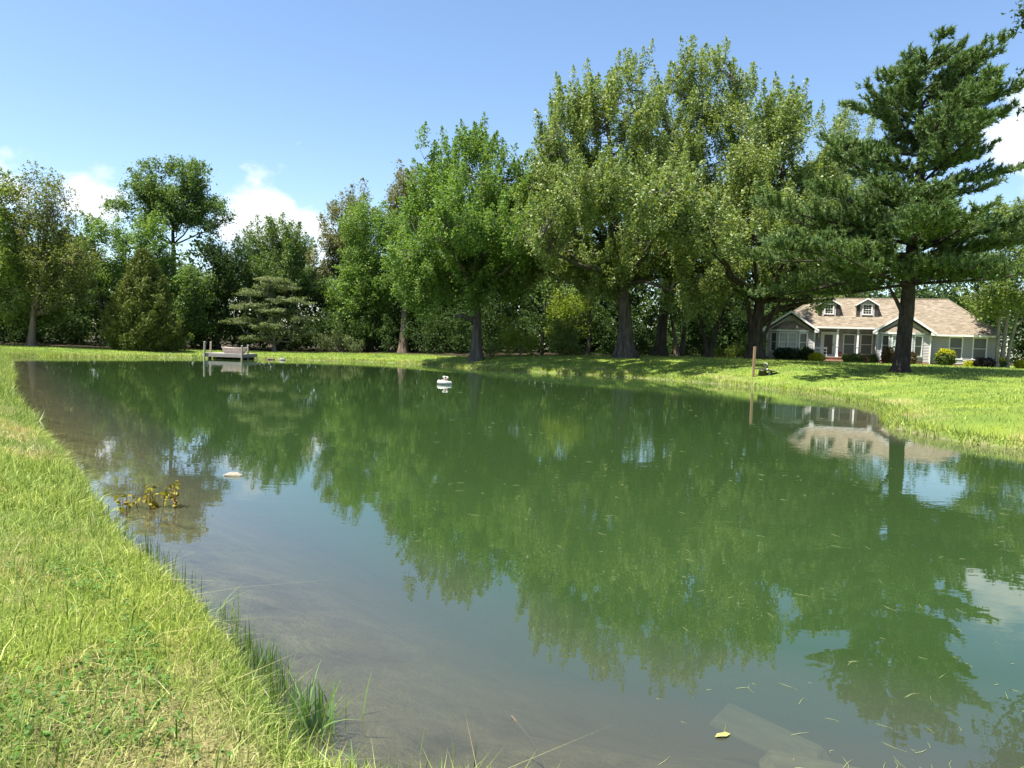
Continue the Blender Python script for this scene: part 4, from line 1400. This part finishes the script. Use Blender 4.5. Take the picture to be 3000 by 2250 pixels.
# dormers
for dx in (4.90, 7.92):
    yd = 1.62
    zb0, ze_, za = 3.90, 4.98, 5.50
    d_ = MB().box(dx - .52, yd + .10, zb0, dx + .52, 4.0, ze_ + .1).build('dormer', 'sheathing', house)
    for zz in np.arange(zb0 + .06, ze_ + .38, .125):
        hw_ = .56 if zz < ze_ else max(.05, .56 - (zz - ze_ + .1) * 1.15)
        for a_, b_ in (((-hw_, -.40), (.40, hw_)) if zz + .125 < 5.06 else ((-hw_, hw_),)):
            MB().box(dx + a_, yd - .012, zz, dx + b_, yd + .09, zz + .118).build('siding_board', 'siding', d_)
    window(d_, (dx - .40, yd), E1, 0, .80, 4.14, 5.06, grid=(3, 2, False), pane='pane', tw=.10, name='window_frame')
    for c_ in list(d_.children):
        for s2 in list(c_.children):
            s2.parent = d_
    for s2 in (-1, 1):
        MB().box(dx + s2 * .74 - .13, yd - .06, 4.04, dx + s2 * .74 + .13, yd - .02, 5.02).build('shutter', 'shutter', d_)
        MB().box(dx + s2 * .74 - .12, yd - .018, 3.98, dx + s2 * .74 + .12, 2.9, 5.0).build('dormer_cheek', 'siding', d_)
    rr = MB()
    for s2 in (-1, 1):
        rr.slab([(dx, yd - .18, za + .06), (dx, 4.1, za + .06), (dx + s2 * .92, 3.6, ze_ - .02), (dx + s2 * .92, yd - .18, ze_ - .02)][::s2], (0, 0, -.06))
    rr.build('dormer_roof', 'shingle', d_)
    for s2 in (-1, 1):
        MB().slab([(dx, yd - .185, za + .065), (dx + s2 * .94, yd - .185, ze_ - .015), (dx + s2 * .94, yd - .185, ze_ - .13), (dx, yd - .185, za - .07)][::s2], (0, -.025, 0)).build('dormer_rake', 'white_paint', d_)


def hpt(x, y, z=0.):
    """house frame -> world"""
    c_, s2 = math.cos(HR), math.sin(HR)
    return (HX + x * c_ - y * s2, HY + x * s2 + y * c_, HZ + z)


# porch bench and ornament
bx0, by0, _ = hpt(4.42, 1.0)
bench = empty('porch_bench', (bx0, by0, HZ + .43), 'white metal bench on the porch left of the first column', 'bench', None, HR)
MB().box(-.5, -.22, .40, .5, .22, .44).build('seat', 'white_paint', bench)
MB().box(-.5, .20, .62, .5, .24, .80).build('backrest', 'white_paint', bench)
for sx in (-1, 1):
    for sy in (-1, 1):
        MB().tube([(sx * .44, sy * .19, .44), (sx * .48, sy * .22, 0)], [.022, .018], 6).build('leg', 'white_paint', bench)
    MB().tube([(sx * .47, .22, .42), (sx * .47, .22, .64), (sx * .47, -.2, .64), (sx * .47, -.22, .42)], [.02] * 4, 6).build('arm', 'white_paint', bench)
ox, oy_, _ = hpt(5.98, .8)
orn = empty('porch_ornament', (ox, oy_, HZ + .43), 'small reddish round ornament on the porch beside the first column', 'ornament', None, HR)
MB().lathe([(.05, 0), (.14, .02), (.10, .05), (.04, .08), (.13, .16), (.17, .28), (.12, .40), (.02, .46)], (0, 0, 0), 12).build('body', 'ornament', orn, True)


# ------------------------------------------------------------------ foundation planting
def bush(name, label, lx0, lx1, h, leaf, seed, ly=-1.8, square=2.2, depth=None, n=1700, size=.10, topleaf=None, cat='shrub', group='foundation shrubs'):
    rg = np.random.default_rng(seed)
    w = (lx1 - lx0) / 2
    dpt = depth or min(w, .7)
    cx, cy, _ = hpt((lx0 + lx1) / 2, ly)
    z0 = hz(cx, cy)
    root = empty(name, (cx, cy, z0 - .03), label, cat, group, HR)
    d = nrm(rg.normal(size=(n, 3)))
    k = (np.abs(d) ** (square)).sum(1) ** (-1 / square)
    r_ = rg.uniform(0, 1, n) ** .22
    P = d * (k * r_)[:, None] * np.array([w, dpt, h * .52])
    P += rg.normal(size=P.shape) * .03
    lump_ = 1 + .08 * np.sin(P[:, 0] * 9 + seed) * np.sin(P[:, 2] * 8 + 1)
    P = P * lump_[:, None] + np.array([0, 0, h * .50])
    P[:, 2] = np.maximum(P[:, 2], .05)
    D = nrm(d + np.array([0, 0, .5]))
    def mk(sel, nm, mt):
        v, f = leaf_cloud(rg, P[sel], D[sel], .14, .07, 2, size * 1.25, .5)
        v[:, 2] = np.maximum(v[:, 2], .02)
        link(nm, mesh_np(nm, v, [f]), mt, root)
    if topleaf:
        top_ = P[:, 2] > h * (.74 + .1 * rg.normal(size=n))
        mk(~top_, 'foliage', leaf)
        mk(top_, 'new_growth', topleaf)
    else:
        mk(np.ones(n, bool), 'foliage', leaf)
    mb_ = MB()
    for i in range(5):
        a = i * 1.26
        mb_.tube([(0.05 * math.cos(a), .05 * math.sin(a), 0), (w * .4 * math.cos(a), dpt * .4 * math.sin(a), h * .5)], [.03, .012], 5)
    mb_.build('stem', 'bark_tan', root)
    return root


bush('clipped_hedge', 'dark clipped hedge under the left bay window', .80, 2.86, .95, 'yew_leaf', 61, square=4.5, n=2600)
bush('yew_shrub', 'feathery dark yew between the clipped hedge and the golden shrub', 2.72, 3.98, 1.12, 'yew_leaf', 62)
bush('golden_shrub', 'bright golden shrub left of the brick porch steps', 3.50, 4.72, .66, 'gold_leaf', 63, ly=-2.2)
bush('box_hedge', 'mid-green low hedge in front of the porch windows', 6.17, 7.60, .70, 'box_leaf', 64, ly=-1.2, square=4)
bush('brown_shrub', 'browned-off shrub at the right end of the low porch hedge', 7.55, 8.22, .66, 'brown_leaf', 65, ly=-1.3, square=4)
bush('box_shrub', 'small green shrub against the right gable corner', 8.14, 8.68, .68, 'box_leaf', 66, ly=-1.6, square=3.5, n=900)
bush('barberry', 'reddish-brown barberry left of the pine trunk', 9.03, 9.95, 1.36, 'barberry_leaf', 67)
bush('barberry', 'reddish-brown barberry right of the pine trunk', 10.75, 11.50, 1.02, 'barberry_leaf', 68)
bush('globe_shrub', 'round green globe shrub with yellow top beside the right wing window', 12.83, 14.22, 1.28, 'box_leaf', 69, topleaf='gold_leaf', n=2600)
bush('gold_tuft', 'little yellow-green shrub left of the near-black one', 14.80, 15.50, .42, 'gold_leaf', 70, n=700)
bush('burgundy_shrub', 'near-black burgundy shrub under the last right window', 15.40, 16.82, .75, 'burgundy_leaf', 71, n=2200)
bush('corner_shrub', 'green shrub tipped with yellow at the right corner of the house', 16.88, 17.72, .82, 'box_leaf', 72, ly=-1.4, topleaf='gold_leaf')
bush('golden_shrub', 'golden shrub right of the pale multi-stemmed tree', 18.25, 19.5, .72, 'gold_leaf', 73, ly=-1.4)

# ------------------------------------------------------------------ dock and boat
DX, DY = -23.2, 54.9
dock = empty('dock', (DX, DY, 0), 'weathered grey wooden dock with four posts on the far shore', 'dock')
DW, DD = 2.95, 2.9
for i in range(20):
    x_ = i * DW / 20
    MB().box(x_ + .004, .03, .40, x_ + DW / 20 - .004, DD, .437).build('deck_plank', 'dock_wood', dock)
for (a, b2, c_, d_) in ((-.03, -.02, DW + .03, .026), (-.03, DD + .004, DW + .03, DD + .05), (-.05, .03, -.01, DD), (DW + .01, .03, DW + .05, DD)):
    MB().box(a, b2, .17, c_, d_, .425).build('fascia_board', 'dock_wood', dock)
for (x_, y_, h) in ((.08, -.08, 1.22), (.08, 1.05, 1.20), (DW - .06, -.08, 1.02), (DW - .06, 1.15, 1.06)):
    p_ = MB().tube([(x_, y_, -1.2), (x_, y_, h)], [.075, .07], 10).build('post', 'dock_post_wood', dock)
    MB().lathe([(.078, 0), (.085, .03), (.06, .07), (.015, .085)], (x_, y_, h), 10).build('post_cap', 'dock_wood', p_)
for (x_, y_) in ((.35, .2), (.62, 2.4), (1.15, .3), (2.6, 1.9), (2.75, 2.6), (1.9, 2.5), (.12, 2.4)):
    MB().box(x_ - .07, y_ - .07, -1.2, x_ + .07, y_ + .07, .395).build('pile', 'dark_under', dock)

boat = empty('rowing_boat', (-21.33, 56.0, .437), 'small faded brown flat-bottomed boat resting on the dock', 'boat', None, R(4))
Lb, Hb = 1.72, .42
st = np.linspace(-.5, .5, 9)
hull_v, hull_f = [], []
prof = []
for t in st:
    flare_ = .82 + .18 * math.cos(t * math.pi)
    top_w = .42 * flare_
    bot_w = .30 * flare_
    xb, xt = t * Lb * .80, t * Lb
    ztop = Hb + .05 * (2 * t) ** 2
    prof.append([(xb, -bot_w, 0), (xb, bot_w, 0), (xt, top_w, ztop), (xt, top_w - .035, ztop), (xb, bot_w - .04, .04), (xb, -bot_w + .04, .04), (xt, -top_w + .035, ztop), (xt, -top_w, ztop)])
hb = MB()
hb.v = [q for pr in prof for q in pr]
for i in range(len(st) - 1):
    for k in range(8):
        hb.f.append((i * 8 + k, i * 8 + (k + 1) % 8, (i + 1) * 8 + (k + 1) % 8, (i + 1) * 8 + k))
hull = hb.build('hull', 'boat_hull', boat)
for s_, nm in ((-1, 'bow_panel'), (1, 'transom')):
    pr = prof[0] if s_ < 0 else prof[-1]
    MB().slab([pr[0], pr[1], pr[2], pr[7]][::-s_], (-s_ * .03, 0, 0)).build(nm, 'boat_hull', boat)
for t in (-.28, .02, .3):
    MB().box(t * Lb - .10, -.37, Hb * .72, t * Lb + .10, .37, Hb * .78).build('seat', 'boat_inside', boat)
for s_ in (-1, 1):
    pts = [(pr[2][0], s_ * (abs(pr[2][1]) + .012), pr[2][2] + .004) for pr in prof]
    MB().tube(pts, [.022] * 9, 6).build('gunwale', 'boat_hull', boat)
    MB().tube([(pr[0][0] * 1.06, s_ * (abs(pr[0][1]) + .038), .15) for pr in prof], [.014] * 9, 5).build('rub_strake', 'boat_inside', boat)
MB().box(.0, -.06, Hb * .78, .16, .08, Hb + .09).build('seat_box', 'boat_inside', boat)

# ------------------------------------------------------------------ aerator
aer = empty('pond_aerator', (-3.1, 33.5, 0), 'white floating fountain aerator out on the pond', 'aerator')
aer.rotation_euler = (R(-4), R(5), 0)
MB().lathe([(.20, -.10), (.30, -.07), (.345, 0), (.345, .07), (.32, .115), (.22, .125), (.20, .10)], (0, 0, .03), 28).build('float', 'float_white', aer, True)
for k in range(6):
    a = k * math.pi / 3
    MB().lathe([(.02, 0), (.035, .01), (.03, .03), (.01, .035)], (.27 * math.cos(a), .27 * math.sin(a), .15), 8).build('float_bolt', 'float_white', aer)
MB().lathe([(.10, 0), (.11, .03), (.075, .06), (.06, .11), (.07, .16)], (0.02, 0, .14), 14).build('motor_housing', 'rust', aer, True)
for s_ in (-1, 1):
    MB().tube([(.02, 0, .17), (.02 + s_ * .045, 0, .25), (.02 + s_ * .085, 0, .33), (.02 + s_ * .10, 0, .37)], [.035, .04, .055, .045], 10).build('nozzle', 'float_white', aer, True)
MB().box(-.06, -.04, .335, .10, .04, .375).build('nozzle_bridge', 'float_white', aer, bevel=.012)
MB().lathe([(.09, 0), (.10, .015), (.09, .03)], (-.06, -.02, .165), 12).build('side_plate', 'float_white', aer)


# ------------------------------------------------------------------ stones, plants and litter in the water
def rock(name, label, loc, sx, sy, sz, mat, seed, cat='stone'):
    rg = np.random.default_rng(seed)
    bpy_me = MB()
    n1_, n2_ = 9, 16
    for i in range(n1_):
        th = math.pi * i / (n1_ - 1)
        for j_ in range(n2_):
            ph = 2 * math.pi * j_ / n2_
            r_ = 1 + .16 * math.sin(3 * ph + seed) * math.sin(th) + .10 * math.sin(5 * th + 2 * ph) + rg.normal() * .035 * math.sin(th)
            bpy_me.v.append((sx * r_ * math.sin(th) * math.cos(ph), sy * r_ * math.sin(th) * math.sin(ph), sz * r_ * math.cos(th)))
    for i in range(n1_ - 1):
        for j_ in range(n2_):
            bpy_me.f.append((i * n2_ + j_, (i + 1) * n2_ + j_, (i + 1) * n2_ + (j_ + 1) % n2_, i * n2_ + (j_ + 1) % n2_))
    o = bpy_me.build(name, mat, None, True)
    o.location = loc
    return tag(o, label, cat)


rock('shallow_stone', 'pale flat stone breaking the surface near the left bank', (-3.87, 10.2, -.005), .135, .09, .05, 'pale_stone', 3)
rock('shore_stone', 'grey stone at the waterline of the far bank right of the dock', (-18.2, 57.6, .02), .24, .2, .15, 'grey_stone', 6)
rock('shore_stone', 'low brown stone just left of the grey one on the far waterline', (-19.1, 57.75, .03), .25, .2, .12, 'bark_tan', 8)

for i, (x, y, h, nl, lab) in enumerate([(-4.22, 8.02, .17, 26, 'smallest yellow-green water weed sprig, nearest the bank'),
                                        (-4.03, 8.18, .30, 60, 'largest reddish-stemmed water weed clump of the three'),
                                        (-3.80, 8.22, .33, 36, 'upright yellow water weed sprig farthest from the bank')]):
    rg = np.random.default_rng(500 + i)
    root = empty('water_weed', (x, y, -.12), lab, 'water plant', 'water weeds by the left bank')
    w = .16 if i == 1 else .06
    ns_ = 9 if i == 1 else 4
    mb_ = MB()
    pts_all = []
    for k in range(ns_):
        a, rr_ = rg.uniform(0, 6.28), rg.uniform(.0, w)
        hh = (h + .12) * rg.uniform(.6, 1.0)
        top = np.array([rr_ * math.cos(a) * 1.5, rr_ * math.sin(a), hh])
        mb_.tube([(rr_ * math.cos(a) * .6, rr_ * math.sin(a) * .6, -.3), tuple(top * np.array([.9, .9, .5])), tuple(top)], [.006, .005, .003], 5)
        for q in range(nl // ns_ + 1):
            pts_all.append(top * np.array([1, 1, rg.uniform(.42, 1.0)]) + rg.normal(size=3) * .02)
    mb_.build('stem', 'rust', root)
    Pq = np.array(pts_all)
    v, f = leaf_cloud(rg, Pq, nrm(rg.normal(size=Pq.shape) + np.array([0, 0, .6])), .05, .025, 1, .065, .6, aspect=.7)
    link('foliage', mesh_np('foliage', v, [f]), 'water_plant_leaf', root)

o = MB()
o.v = [(-.05, 0, .004), (-.02, .022, .006), (.015, .012, .012), (.03, .028, .006), (.05, .005, .003), (.012, -.016, .006), (-.02, -.012, .009)]
o.f = [(0, 6, 1), (6, 2, 1), (6, 5, 2), (5, 4, 2), (4, 3, 2)]
o = o.build('fallen_leaf', 'yellow_leaf')
o.location = (1.16, 3.69, .004)
o.rotation_euler = (0, 0, R(20))
sm = o.modifiers.new('solid', 'SOLIDIFY')
sm.thickness = .0015
tag(o, 'single curled yellow leaf floating near the bottom of the picture', 'leaf')

for i, (p0, p1, w, zt) in enumerate(BOARDS):
    p0, p1 = np.array(p0), np.array(p1)
    ln = np.linalg.norm(p1 - p0)
    o = MB().hexa([(-.05, -w * .62, -.12), (ln + .06, -w * .58, -.12), (ln + .06, w * .58, -.12), (-.05, w * .62, -.12), (.02, -w * .34, 0), (ln, -w * .30, -.01), (ln - .02, w * .32, -.015), (.0, w * .34, 0)]).build('sunken_board', 'sunken_board', None, bevel=.02)
    o.location = (p0[0], p0[1], zt - .02)
    o.rotation_euler = (0, R(3), math.atan2(p1[1] - p0[1], p1[0] - p0[0]))
    tag(o, ['pale slanting board sunk in the shallows at the lower right', 'pale board under water at the bottom edge of the picture'][i], 'board')

# floating grass clippings and twigs
rg = np.random.default_rng(91)
cl = Geo()
n = 900
yy = 3.4 + 26 * rg.uniform(0, 1, n) ** 1.9
xx = yy * rg.uniform(-.42, .74, n)
ss = sd_at(xx, yy)
dens_ = vnoise(xx * .5, yy * .35, 55)
keep = (ss < -.25) & (dens_ + rg.uniform(-.25, .25, n) > .46) & ((xx > -.15 * yy) | (rg.uniform(0, 1, n) < .3))
xx, yy = xx[keep], yy[keep]
n = len(xx)
ln = rg.uniform(.02, .13, n) * (1 + yy * .012)
an = rg.uniform(0, np.pi, n) * .8 + .2
cv = rg.normal(size=n) * .35
e0 = np.column_stack([np.cos(an), np.sin(an)])
e1 = np.column_stack([np.cos(an + cv), np.sin(an + cv)])
c = np.column_stack([xx, yy])
P = np.zeros((n, 3, 3))
P[:, 0, :2] = c
P[:, 1, :2] = c + e0 * ln[:, None] * .5
P[:, 2, :2] = c + e0 * ln[:, None] * .5 + e1 * ln[:, None] * .5
P[:, :, 2] = .003
cl.add(*tubes(P, np.tile([.0007, .0012, .0005], (n, 1)) * (1 + yy[:, None] * .04), 3))
tag(link('floating_clippings', cl.mesh('floating_clippings'), 'floating_straw'), 'grass clippings scattered over the pond surface', 'clippings', kind='stuff')
o = MB().tube([(.30, 3.62, -.25), (.16, 3.72, -.06), (.06, 3.80, .015)], [.012, .009, .006], 6).build('sunken_stick', 'stick', None, True)
tag(o, 'thin dark stick poking out of the shallows at the bottom', 'stick')

# ------------------------------------------------------------------ post and pump by the right shore
px_, py_ = 14.35, 43.6
pz_ = hz(px_, py_)
o = MB().box(-.07, -.05, -.4, .07, .05, 1.80).build('marker_post', 'fresh_post_wood', None, bevel=.008)
o.location = (px_, py_, pz_)
o.rotation_euler = (0, R(.4), R(8))
tag(o, 'fresh brown wooden post standing at the right shore', 'post')
gx_, gy_ = 15.25, 43.9
gz_ = hz(gx_, gy_)
pump = empty('pump_box', (gx_, gy_, gz_), 'pond pump with tilted dark lid over a black barrel by the post', 'pump')
lid = MB().slab([(-.85, .05, .36), (-.05, .55, .42), (.92, .05, .10), (.05, -.45, .27)], (0, 0, -.035)).build('lid', 'lid_green', pump)
MB().lathe([(.20, -.2), (.22, -.18), (.22, .18), (.24, .19), (.24, .24), (.21, .25)], (-.28, -.10, 0), 18).build('barrel', 'black_plastic', pump, True)
MB().box(.02, -.2, -.1, .80, .18, .06).build('frame', 'rust', pump)
MB().tube([(.10, -.22, -.05), (.10, -.22, .26)], [.05, .05], 10).build('pipe', 'pipe_grey', pump)
MB().box(.16, -.24, -.05, .26, -.14, .24).build('pipe_support', 'lid_green', pump)
v_ = MB().tube([(.10, .22, .3), (.10, .22, .58), (.06, .22, .66), (-.02, .22, .70), (-.12, .22, .66)], [.04, .045, .06, .06, .04], 10).build('valve', 'pipe_grey', pump, True)
MB().tube([(.10, .22, .42), (.10, .22, .54)], [.055, .055], 10).build('valve_collar', 'black_plastic', v_)
MB().tube([(-.10, .22, .67), (-.17, .22, .62)], [.05, .045], 10).build('valve_cap', 'black_plastic', v_)


# ------------------------------------------------------------------ grass
def blades(x, y, h, w, dry, rg, lean=.55, seg=2, zoff=-.01, curl=.5):
    n = len(x)
    z = height(x, y) + zoff
    a = rg.uniform(0, 2 * np.pi, n)
    ld = np.column_stack([np.cos(a), np.sin(a)])
    le = np.abs(rg.normal(size=n)) * lean
    wa = rg.uniform(0, 2 * np.pi, n)
    wv = np.column_stack([np.cos(wa), np.sin(wa), np.zeros(n)]) * (w / 2)[:, None]
    b0 = np.column_stack([x, y, z])
    if seg == 1:
        tip = b0 + np.column_stack([ld * (le * h)[:, None], h / np.sqrt(1 + le ** 2)])
        v = np.stack([b0 - wv, b0 + wv, tip], 1).reshape(-1, 3)
        return v, [np.arange(len(v)).reshape(-1, 3)], np.repeat(dry, 3)
    f_ = 1 / np.sqrt(1 + le ** 2)
    mid = b0 + np.column_stack([ld * (le * h * .38)[:, None], h * f_ * .6])
    tip = b0 + np.column_stack([ld * (le * h * (1 + curl * .5))[:, None], h * f_ * (1 - .25 * curl * np.minimum(le, 1.5))])
    v = np.stack([b0 - wv, b0 + wv, mid + wv * .8, mid - wv * .8, tip], 1).reshape(-1, 3)
    i = np.arange(n)[:, None] * 5
    return v, [i + np.array([[3, 2, 4]]), i + np.array([[0, 1, 2, 3]])], np.repeat(dry, 5)


def scatter(rg, x0, x1, y0, y1, dens, cond=None, fall=None, smin=0.):
    n = int((x1 - x0) * (y1 - y0) * dens)
    x, y = rg.uniform(x0, x1, n), rg.uniform(y0, y1, n)
    s = sd_at(x, y)
    k = s > smin
    if cond is not None:
        k &= cond(x, y, s)
    if fall is not None:
        k &= rg.uniform(0, 1, n) < fall(x, y, s)
    return x[k], y[k], s[k]


rg = np.random.default_rng(123)
GV, G3, G4, GD, cnt = [], [], [], [], 0


def put(v, fs, d):
    global cnt
    GV.append(v)
    GD.append(d)
    for f in fs:
        (G3 if f.shape[1] == 3 else G4).append(f + cnt)
    cnt += len(v)


def blade_dry(x, y, s, rg):
    d = dryness(x, y, s)
    return np.where(rg.uniform(0, 1, len(x)) < d * .85, rg.uniform(.6, 1, len(x)), rg.uniform(0, .18, len(x)) + d * .25)


# near bank under the camera's left
x, y, s = scatter(rg, -5.6, 2.2, 1.7, 6.6, 3400, lambda x, y, s: (x > -.80 * y - .4))
clump = vnoise(x * 2.2, y * 2.2, 41)
dr_ = blade_dry(x, y, s, rg)
h = rg.uniform(.04, .105, len(x)) * (.7 + .7 * clump) * np.where(s < .35, 1.3, 1) * np.where(dr_ > .5, .8, 1)
put(*blades(x, y, h, rg.uniform(.003, .0065, len(x)), dr_, rg, np.where(dr_ > .5, 1.6, .85), 2))
x, y, s = scatter(rg, -5.0, 1.5, 1.9, 8.0, 160, lambda x, y, s: (x > -.80 * y - .4) & (s < 1.8), lambda x, y, s: .25 + .75 * dryness(x, y, s))
put(*blades(x, y, rg.uniform(.10, .26, len(x)), rg.uniform(.0025, .0045, len(x)), rg.uniform(.55, 1, len(x)), rg, 1.6, 2, .012))
x, y, s = scatter(rg, -5.2, 1.5, 1.9, 8.0, 90, lambda x, y, s: (x > -.80 * y - .4))
put(*blades(x, y, rg.uniform(.12, .22, len(x)), rg.uniform(.005, .009, len(x)), rg.uniform(0, .12, len(x)), rg, .7, 2))
x, y, s = scatter(rg, -16, -1, 6.6, 16, 1500, lambda x, y, s: (x > -.78 * y - .3) & (x < -.3 * y))
clump = vnoise(x * 2, y * 2, 42)
dr_ = blade_dry(x, y, s, rg)
h = rg.uniform(.06, .15, len(x)) * (.7 + .7 * clump) * np.where(s < .4, 1.4, 1)
put(*blades(x, y, h, rg.uniform(.006, .012, len(x)), dr_, rg, np.where(dr_ > .5, 1.4, .8), 2))
x, y, s = scatter(rg, -38, -8, 16, 50, 240, lambda x, y, s: (x > -.76 * y - .5) & (s < 6) & (x < -.4 * y))
put(*blades(x, y, rg.uniform(.07, .17, len(x)) * np.where(s < .5, 1.5, 1), rg.uniform(.015, .03, len(x)), blade_dry(x, y, s, rg), rg, .6, 1))
# right lawn
x, y, s = scatter(rg, 9, 44, 14, 62, 130, lambda x, y, s: (x < .74 * y + .5), lambda x, y, s: np.clip((20 / y) ** 1.5, .16, 1))
h = rg.uniform(.05, .13, len(x)) * np.where(s < .6, 2.0, 1) * (.7 + .6 * vnoise(x * 1.5, y * 1.5, 43))
put(*blades(x, y, h, rg.uniform(.015, .03, len(x)) * (y / 22), blade_dry(x, y, s, rg), rg, .6, 1))
# far bank
x, y, s = scatter(rg, -46, 22, 42, 73, 75, lambda x, y, s: (y < wood_edge(x) + .5) & (s < 14) & ~((x > 10) & (y < 44)))
h = rg.uniform(.05, .12, len(x)) * np.where(s < .6, 1.8, 1)
put(*blades(x, y, h, rg.uniform(.03, .06, len(x)), blade_dry(x, y, s, rg) * .8, rg, .6, 1))
# shaggy waterline fringe all round
x, y, s = scatter(rg, -36, 18, 15, 64, 330, lambda x, y, s: (s < .30), None, -.10)
put(*blades(x, y, rg.uniform(.08, .28, len(x)) + np.maximum(0, -s) * .8, rg.uniform(.02, .045, len(x)), blade_dry(x, y, s, rg), rg, .6, 1))
me = mesh_np('grass', np.concatenate(GV), [np.concatenate(G3), np.concatenate(G4)], False, {'dry': np.concatenate(GD)})
tag(link('grass', me, 'grass_blade'), 'bright mown grass of the banks and lawn, strawy near the water', 'grass', kind='stuff')

# clover and broad weeds in patches through the near turf
rgc = np.random.default_rng(321)
x, y, s = scatter(rgc, -5.2, 0., 1.8, 9.0, 420, lambda x, y, s: (x > -.80 * y - .4) & (s > .5), lambda x, y, s: sst(.50, .72, vnoise(x * 1.6, y * 1.6, 71)))
pc = np.column_stack([x, y, height(x, y) + rgc.uniform(.025, .075, len(x))])
v, f = leaf_cloud(rgc, pc, np.tile([0, 0, 1.], (len(pc), 1)), .02, .018, 3, .024, 2.2, .4, 0., .8)
leaf_mat('clover_leaf', [(.05, .12, .02), (.10, .20, .035), (.17, .27, .06)], .35)
tag(link('clover', mesh_np('clover', v, [f]), 'clover_leaf'), 'clover and small broad weeds among the near grass', 'clover', kind='stuff')

# dark rushes standing along the near waterline
x, y = [], []
seg_pts = np.array([(-1.02, 3.48), (-1.20, 3.82), (-1.42, 4.18), (-1.75, 4.58), (-2.07, 5.02), (-2.62, 5.62), (-3.28, 6.42), (-3.98, 7.25)])
k = rg.uniform(0, len(seg_pts) - 1.001, 620)
i0 = k.astype(int)
pp = seg_pts[i0] + (seg_pts[i0 + 1] - seg_pts[i0]) * (k - i0)[:, None]
pp += rg.normal(size=pp.shape) * .05 + np.array([.05, .01])
dn = vnoise(pp[:, 0] * 2.5, pp[:, 1] * 2.5, 66)
pp = pp[dn > .38]
v, fs, _ = blades(pp[:, 0], pp[:, 1], rg.uniform(.14, .30, len(pp)), rg.uniform(.004, .007, len(pp)), np.zeros(len(pp)), rg, .18, 2, -.02)
me = mesh_np('rushes', v, fs)
tag(link('rushes', me, 'sedge_blade'), 'thin dark green rushes along the near left waterline', 'rushes', kind='stuff')

# broad-bladed clumps
for i, (x0, y0, n, hm, lab) in enumerate([(-.98, 3.66, 95, .36, 'broad-bladed blue-green iris clump at the near waterline'),
                                          (-1.45, 4.32, 46, .24, 'shorter grassy clump just beyond the iris clump'),
                                          (-2.02, 5.06, 22, .26, 'arching grass clump at the water where the bank bends left'),
                                          (-.66, 3.16, 20, .22, 'bright bladed tuft at the bottom end of the near bank'),
                                          (-.28, 3.05, 34, .20, 'thin upright reed tuft at the very bottom of the picture')]):
    rg2 = np.random.default_rng(700 + i)
    z0 = hz(x0, y0)
    root = empty('waterside_clump', (x0, y0, z0), lab, 'water plant', 'clumps on the near waterline')
    mb_ = Geo()
    a = rg2.uniform(0, 6.28, n)
    le = np.abs(rg2.normal(size=n)) * (.30 if i != 4 else .12)
    le[:3] = .9
    h = hm * rg2.uniform(.55, 1.05, n)
    ld = np.column_stack([np.cos(a), np.sin(a)])
    ps = rg2.normal(size=(n, 2)) * (.075 if i != 4 else .16)
    w0 = (.0065 if i in (0, 3) else .0045) * rg2.uniform(.6, 1.2, n)
    if i == 4:
        w0 *= .6
    wa = rg2.uniform(0, 6.28, n)
    wv = np.column_stack([np.cos(wa), np.sin(wa), np.zeros(n)])
    T = np.linspace(0, 1, 6)
    V = []
    for t in T:
        c = np.column_stack([ps + ld * (le * h * t ** 1.8 * 1.2)[:, None], h * (t - .28 * np.minimum(le, 1.2) * t ** 3) - .03])
        ww = (w0 * (1 - t ** 2.2) + .0004)[:, None]
        V += [c - wv * ww, c + wv * ww]
    V = np.stack(V, 1)
    ii = np.arange(n)[:, None] * 12
    F = np.concatenate([ii + np.array([[2 * k, 2 * k + 1, 2 * k + 3, 2 * k + 2]]) for k in range(5)])
    link('blades', mesh_np('blades', V.reshape(-1, 3), [F]), 'iris_blade', root)
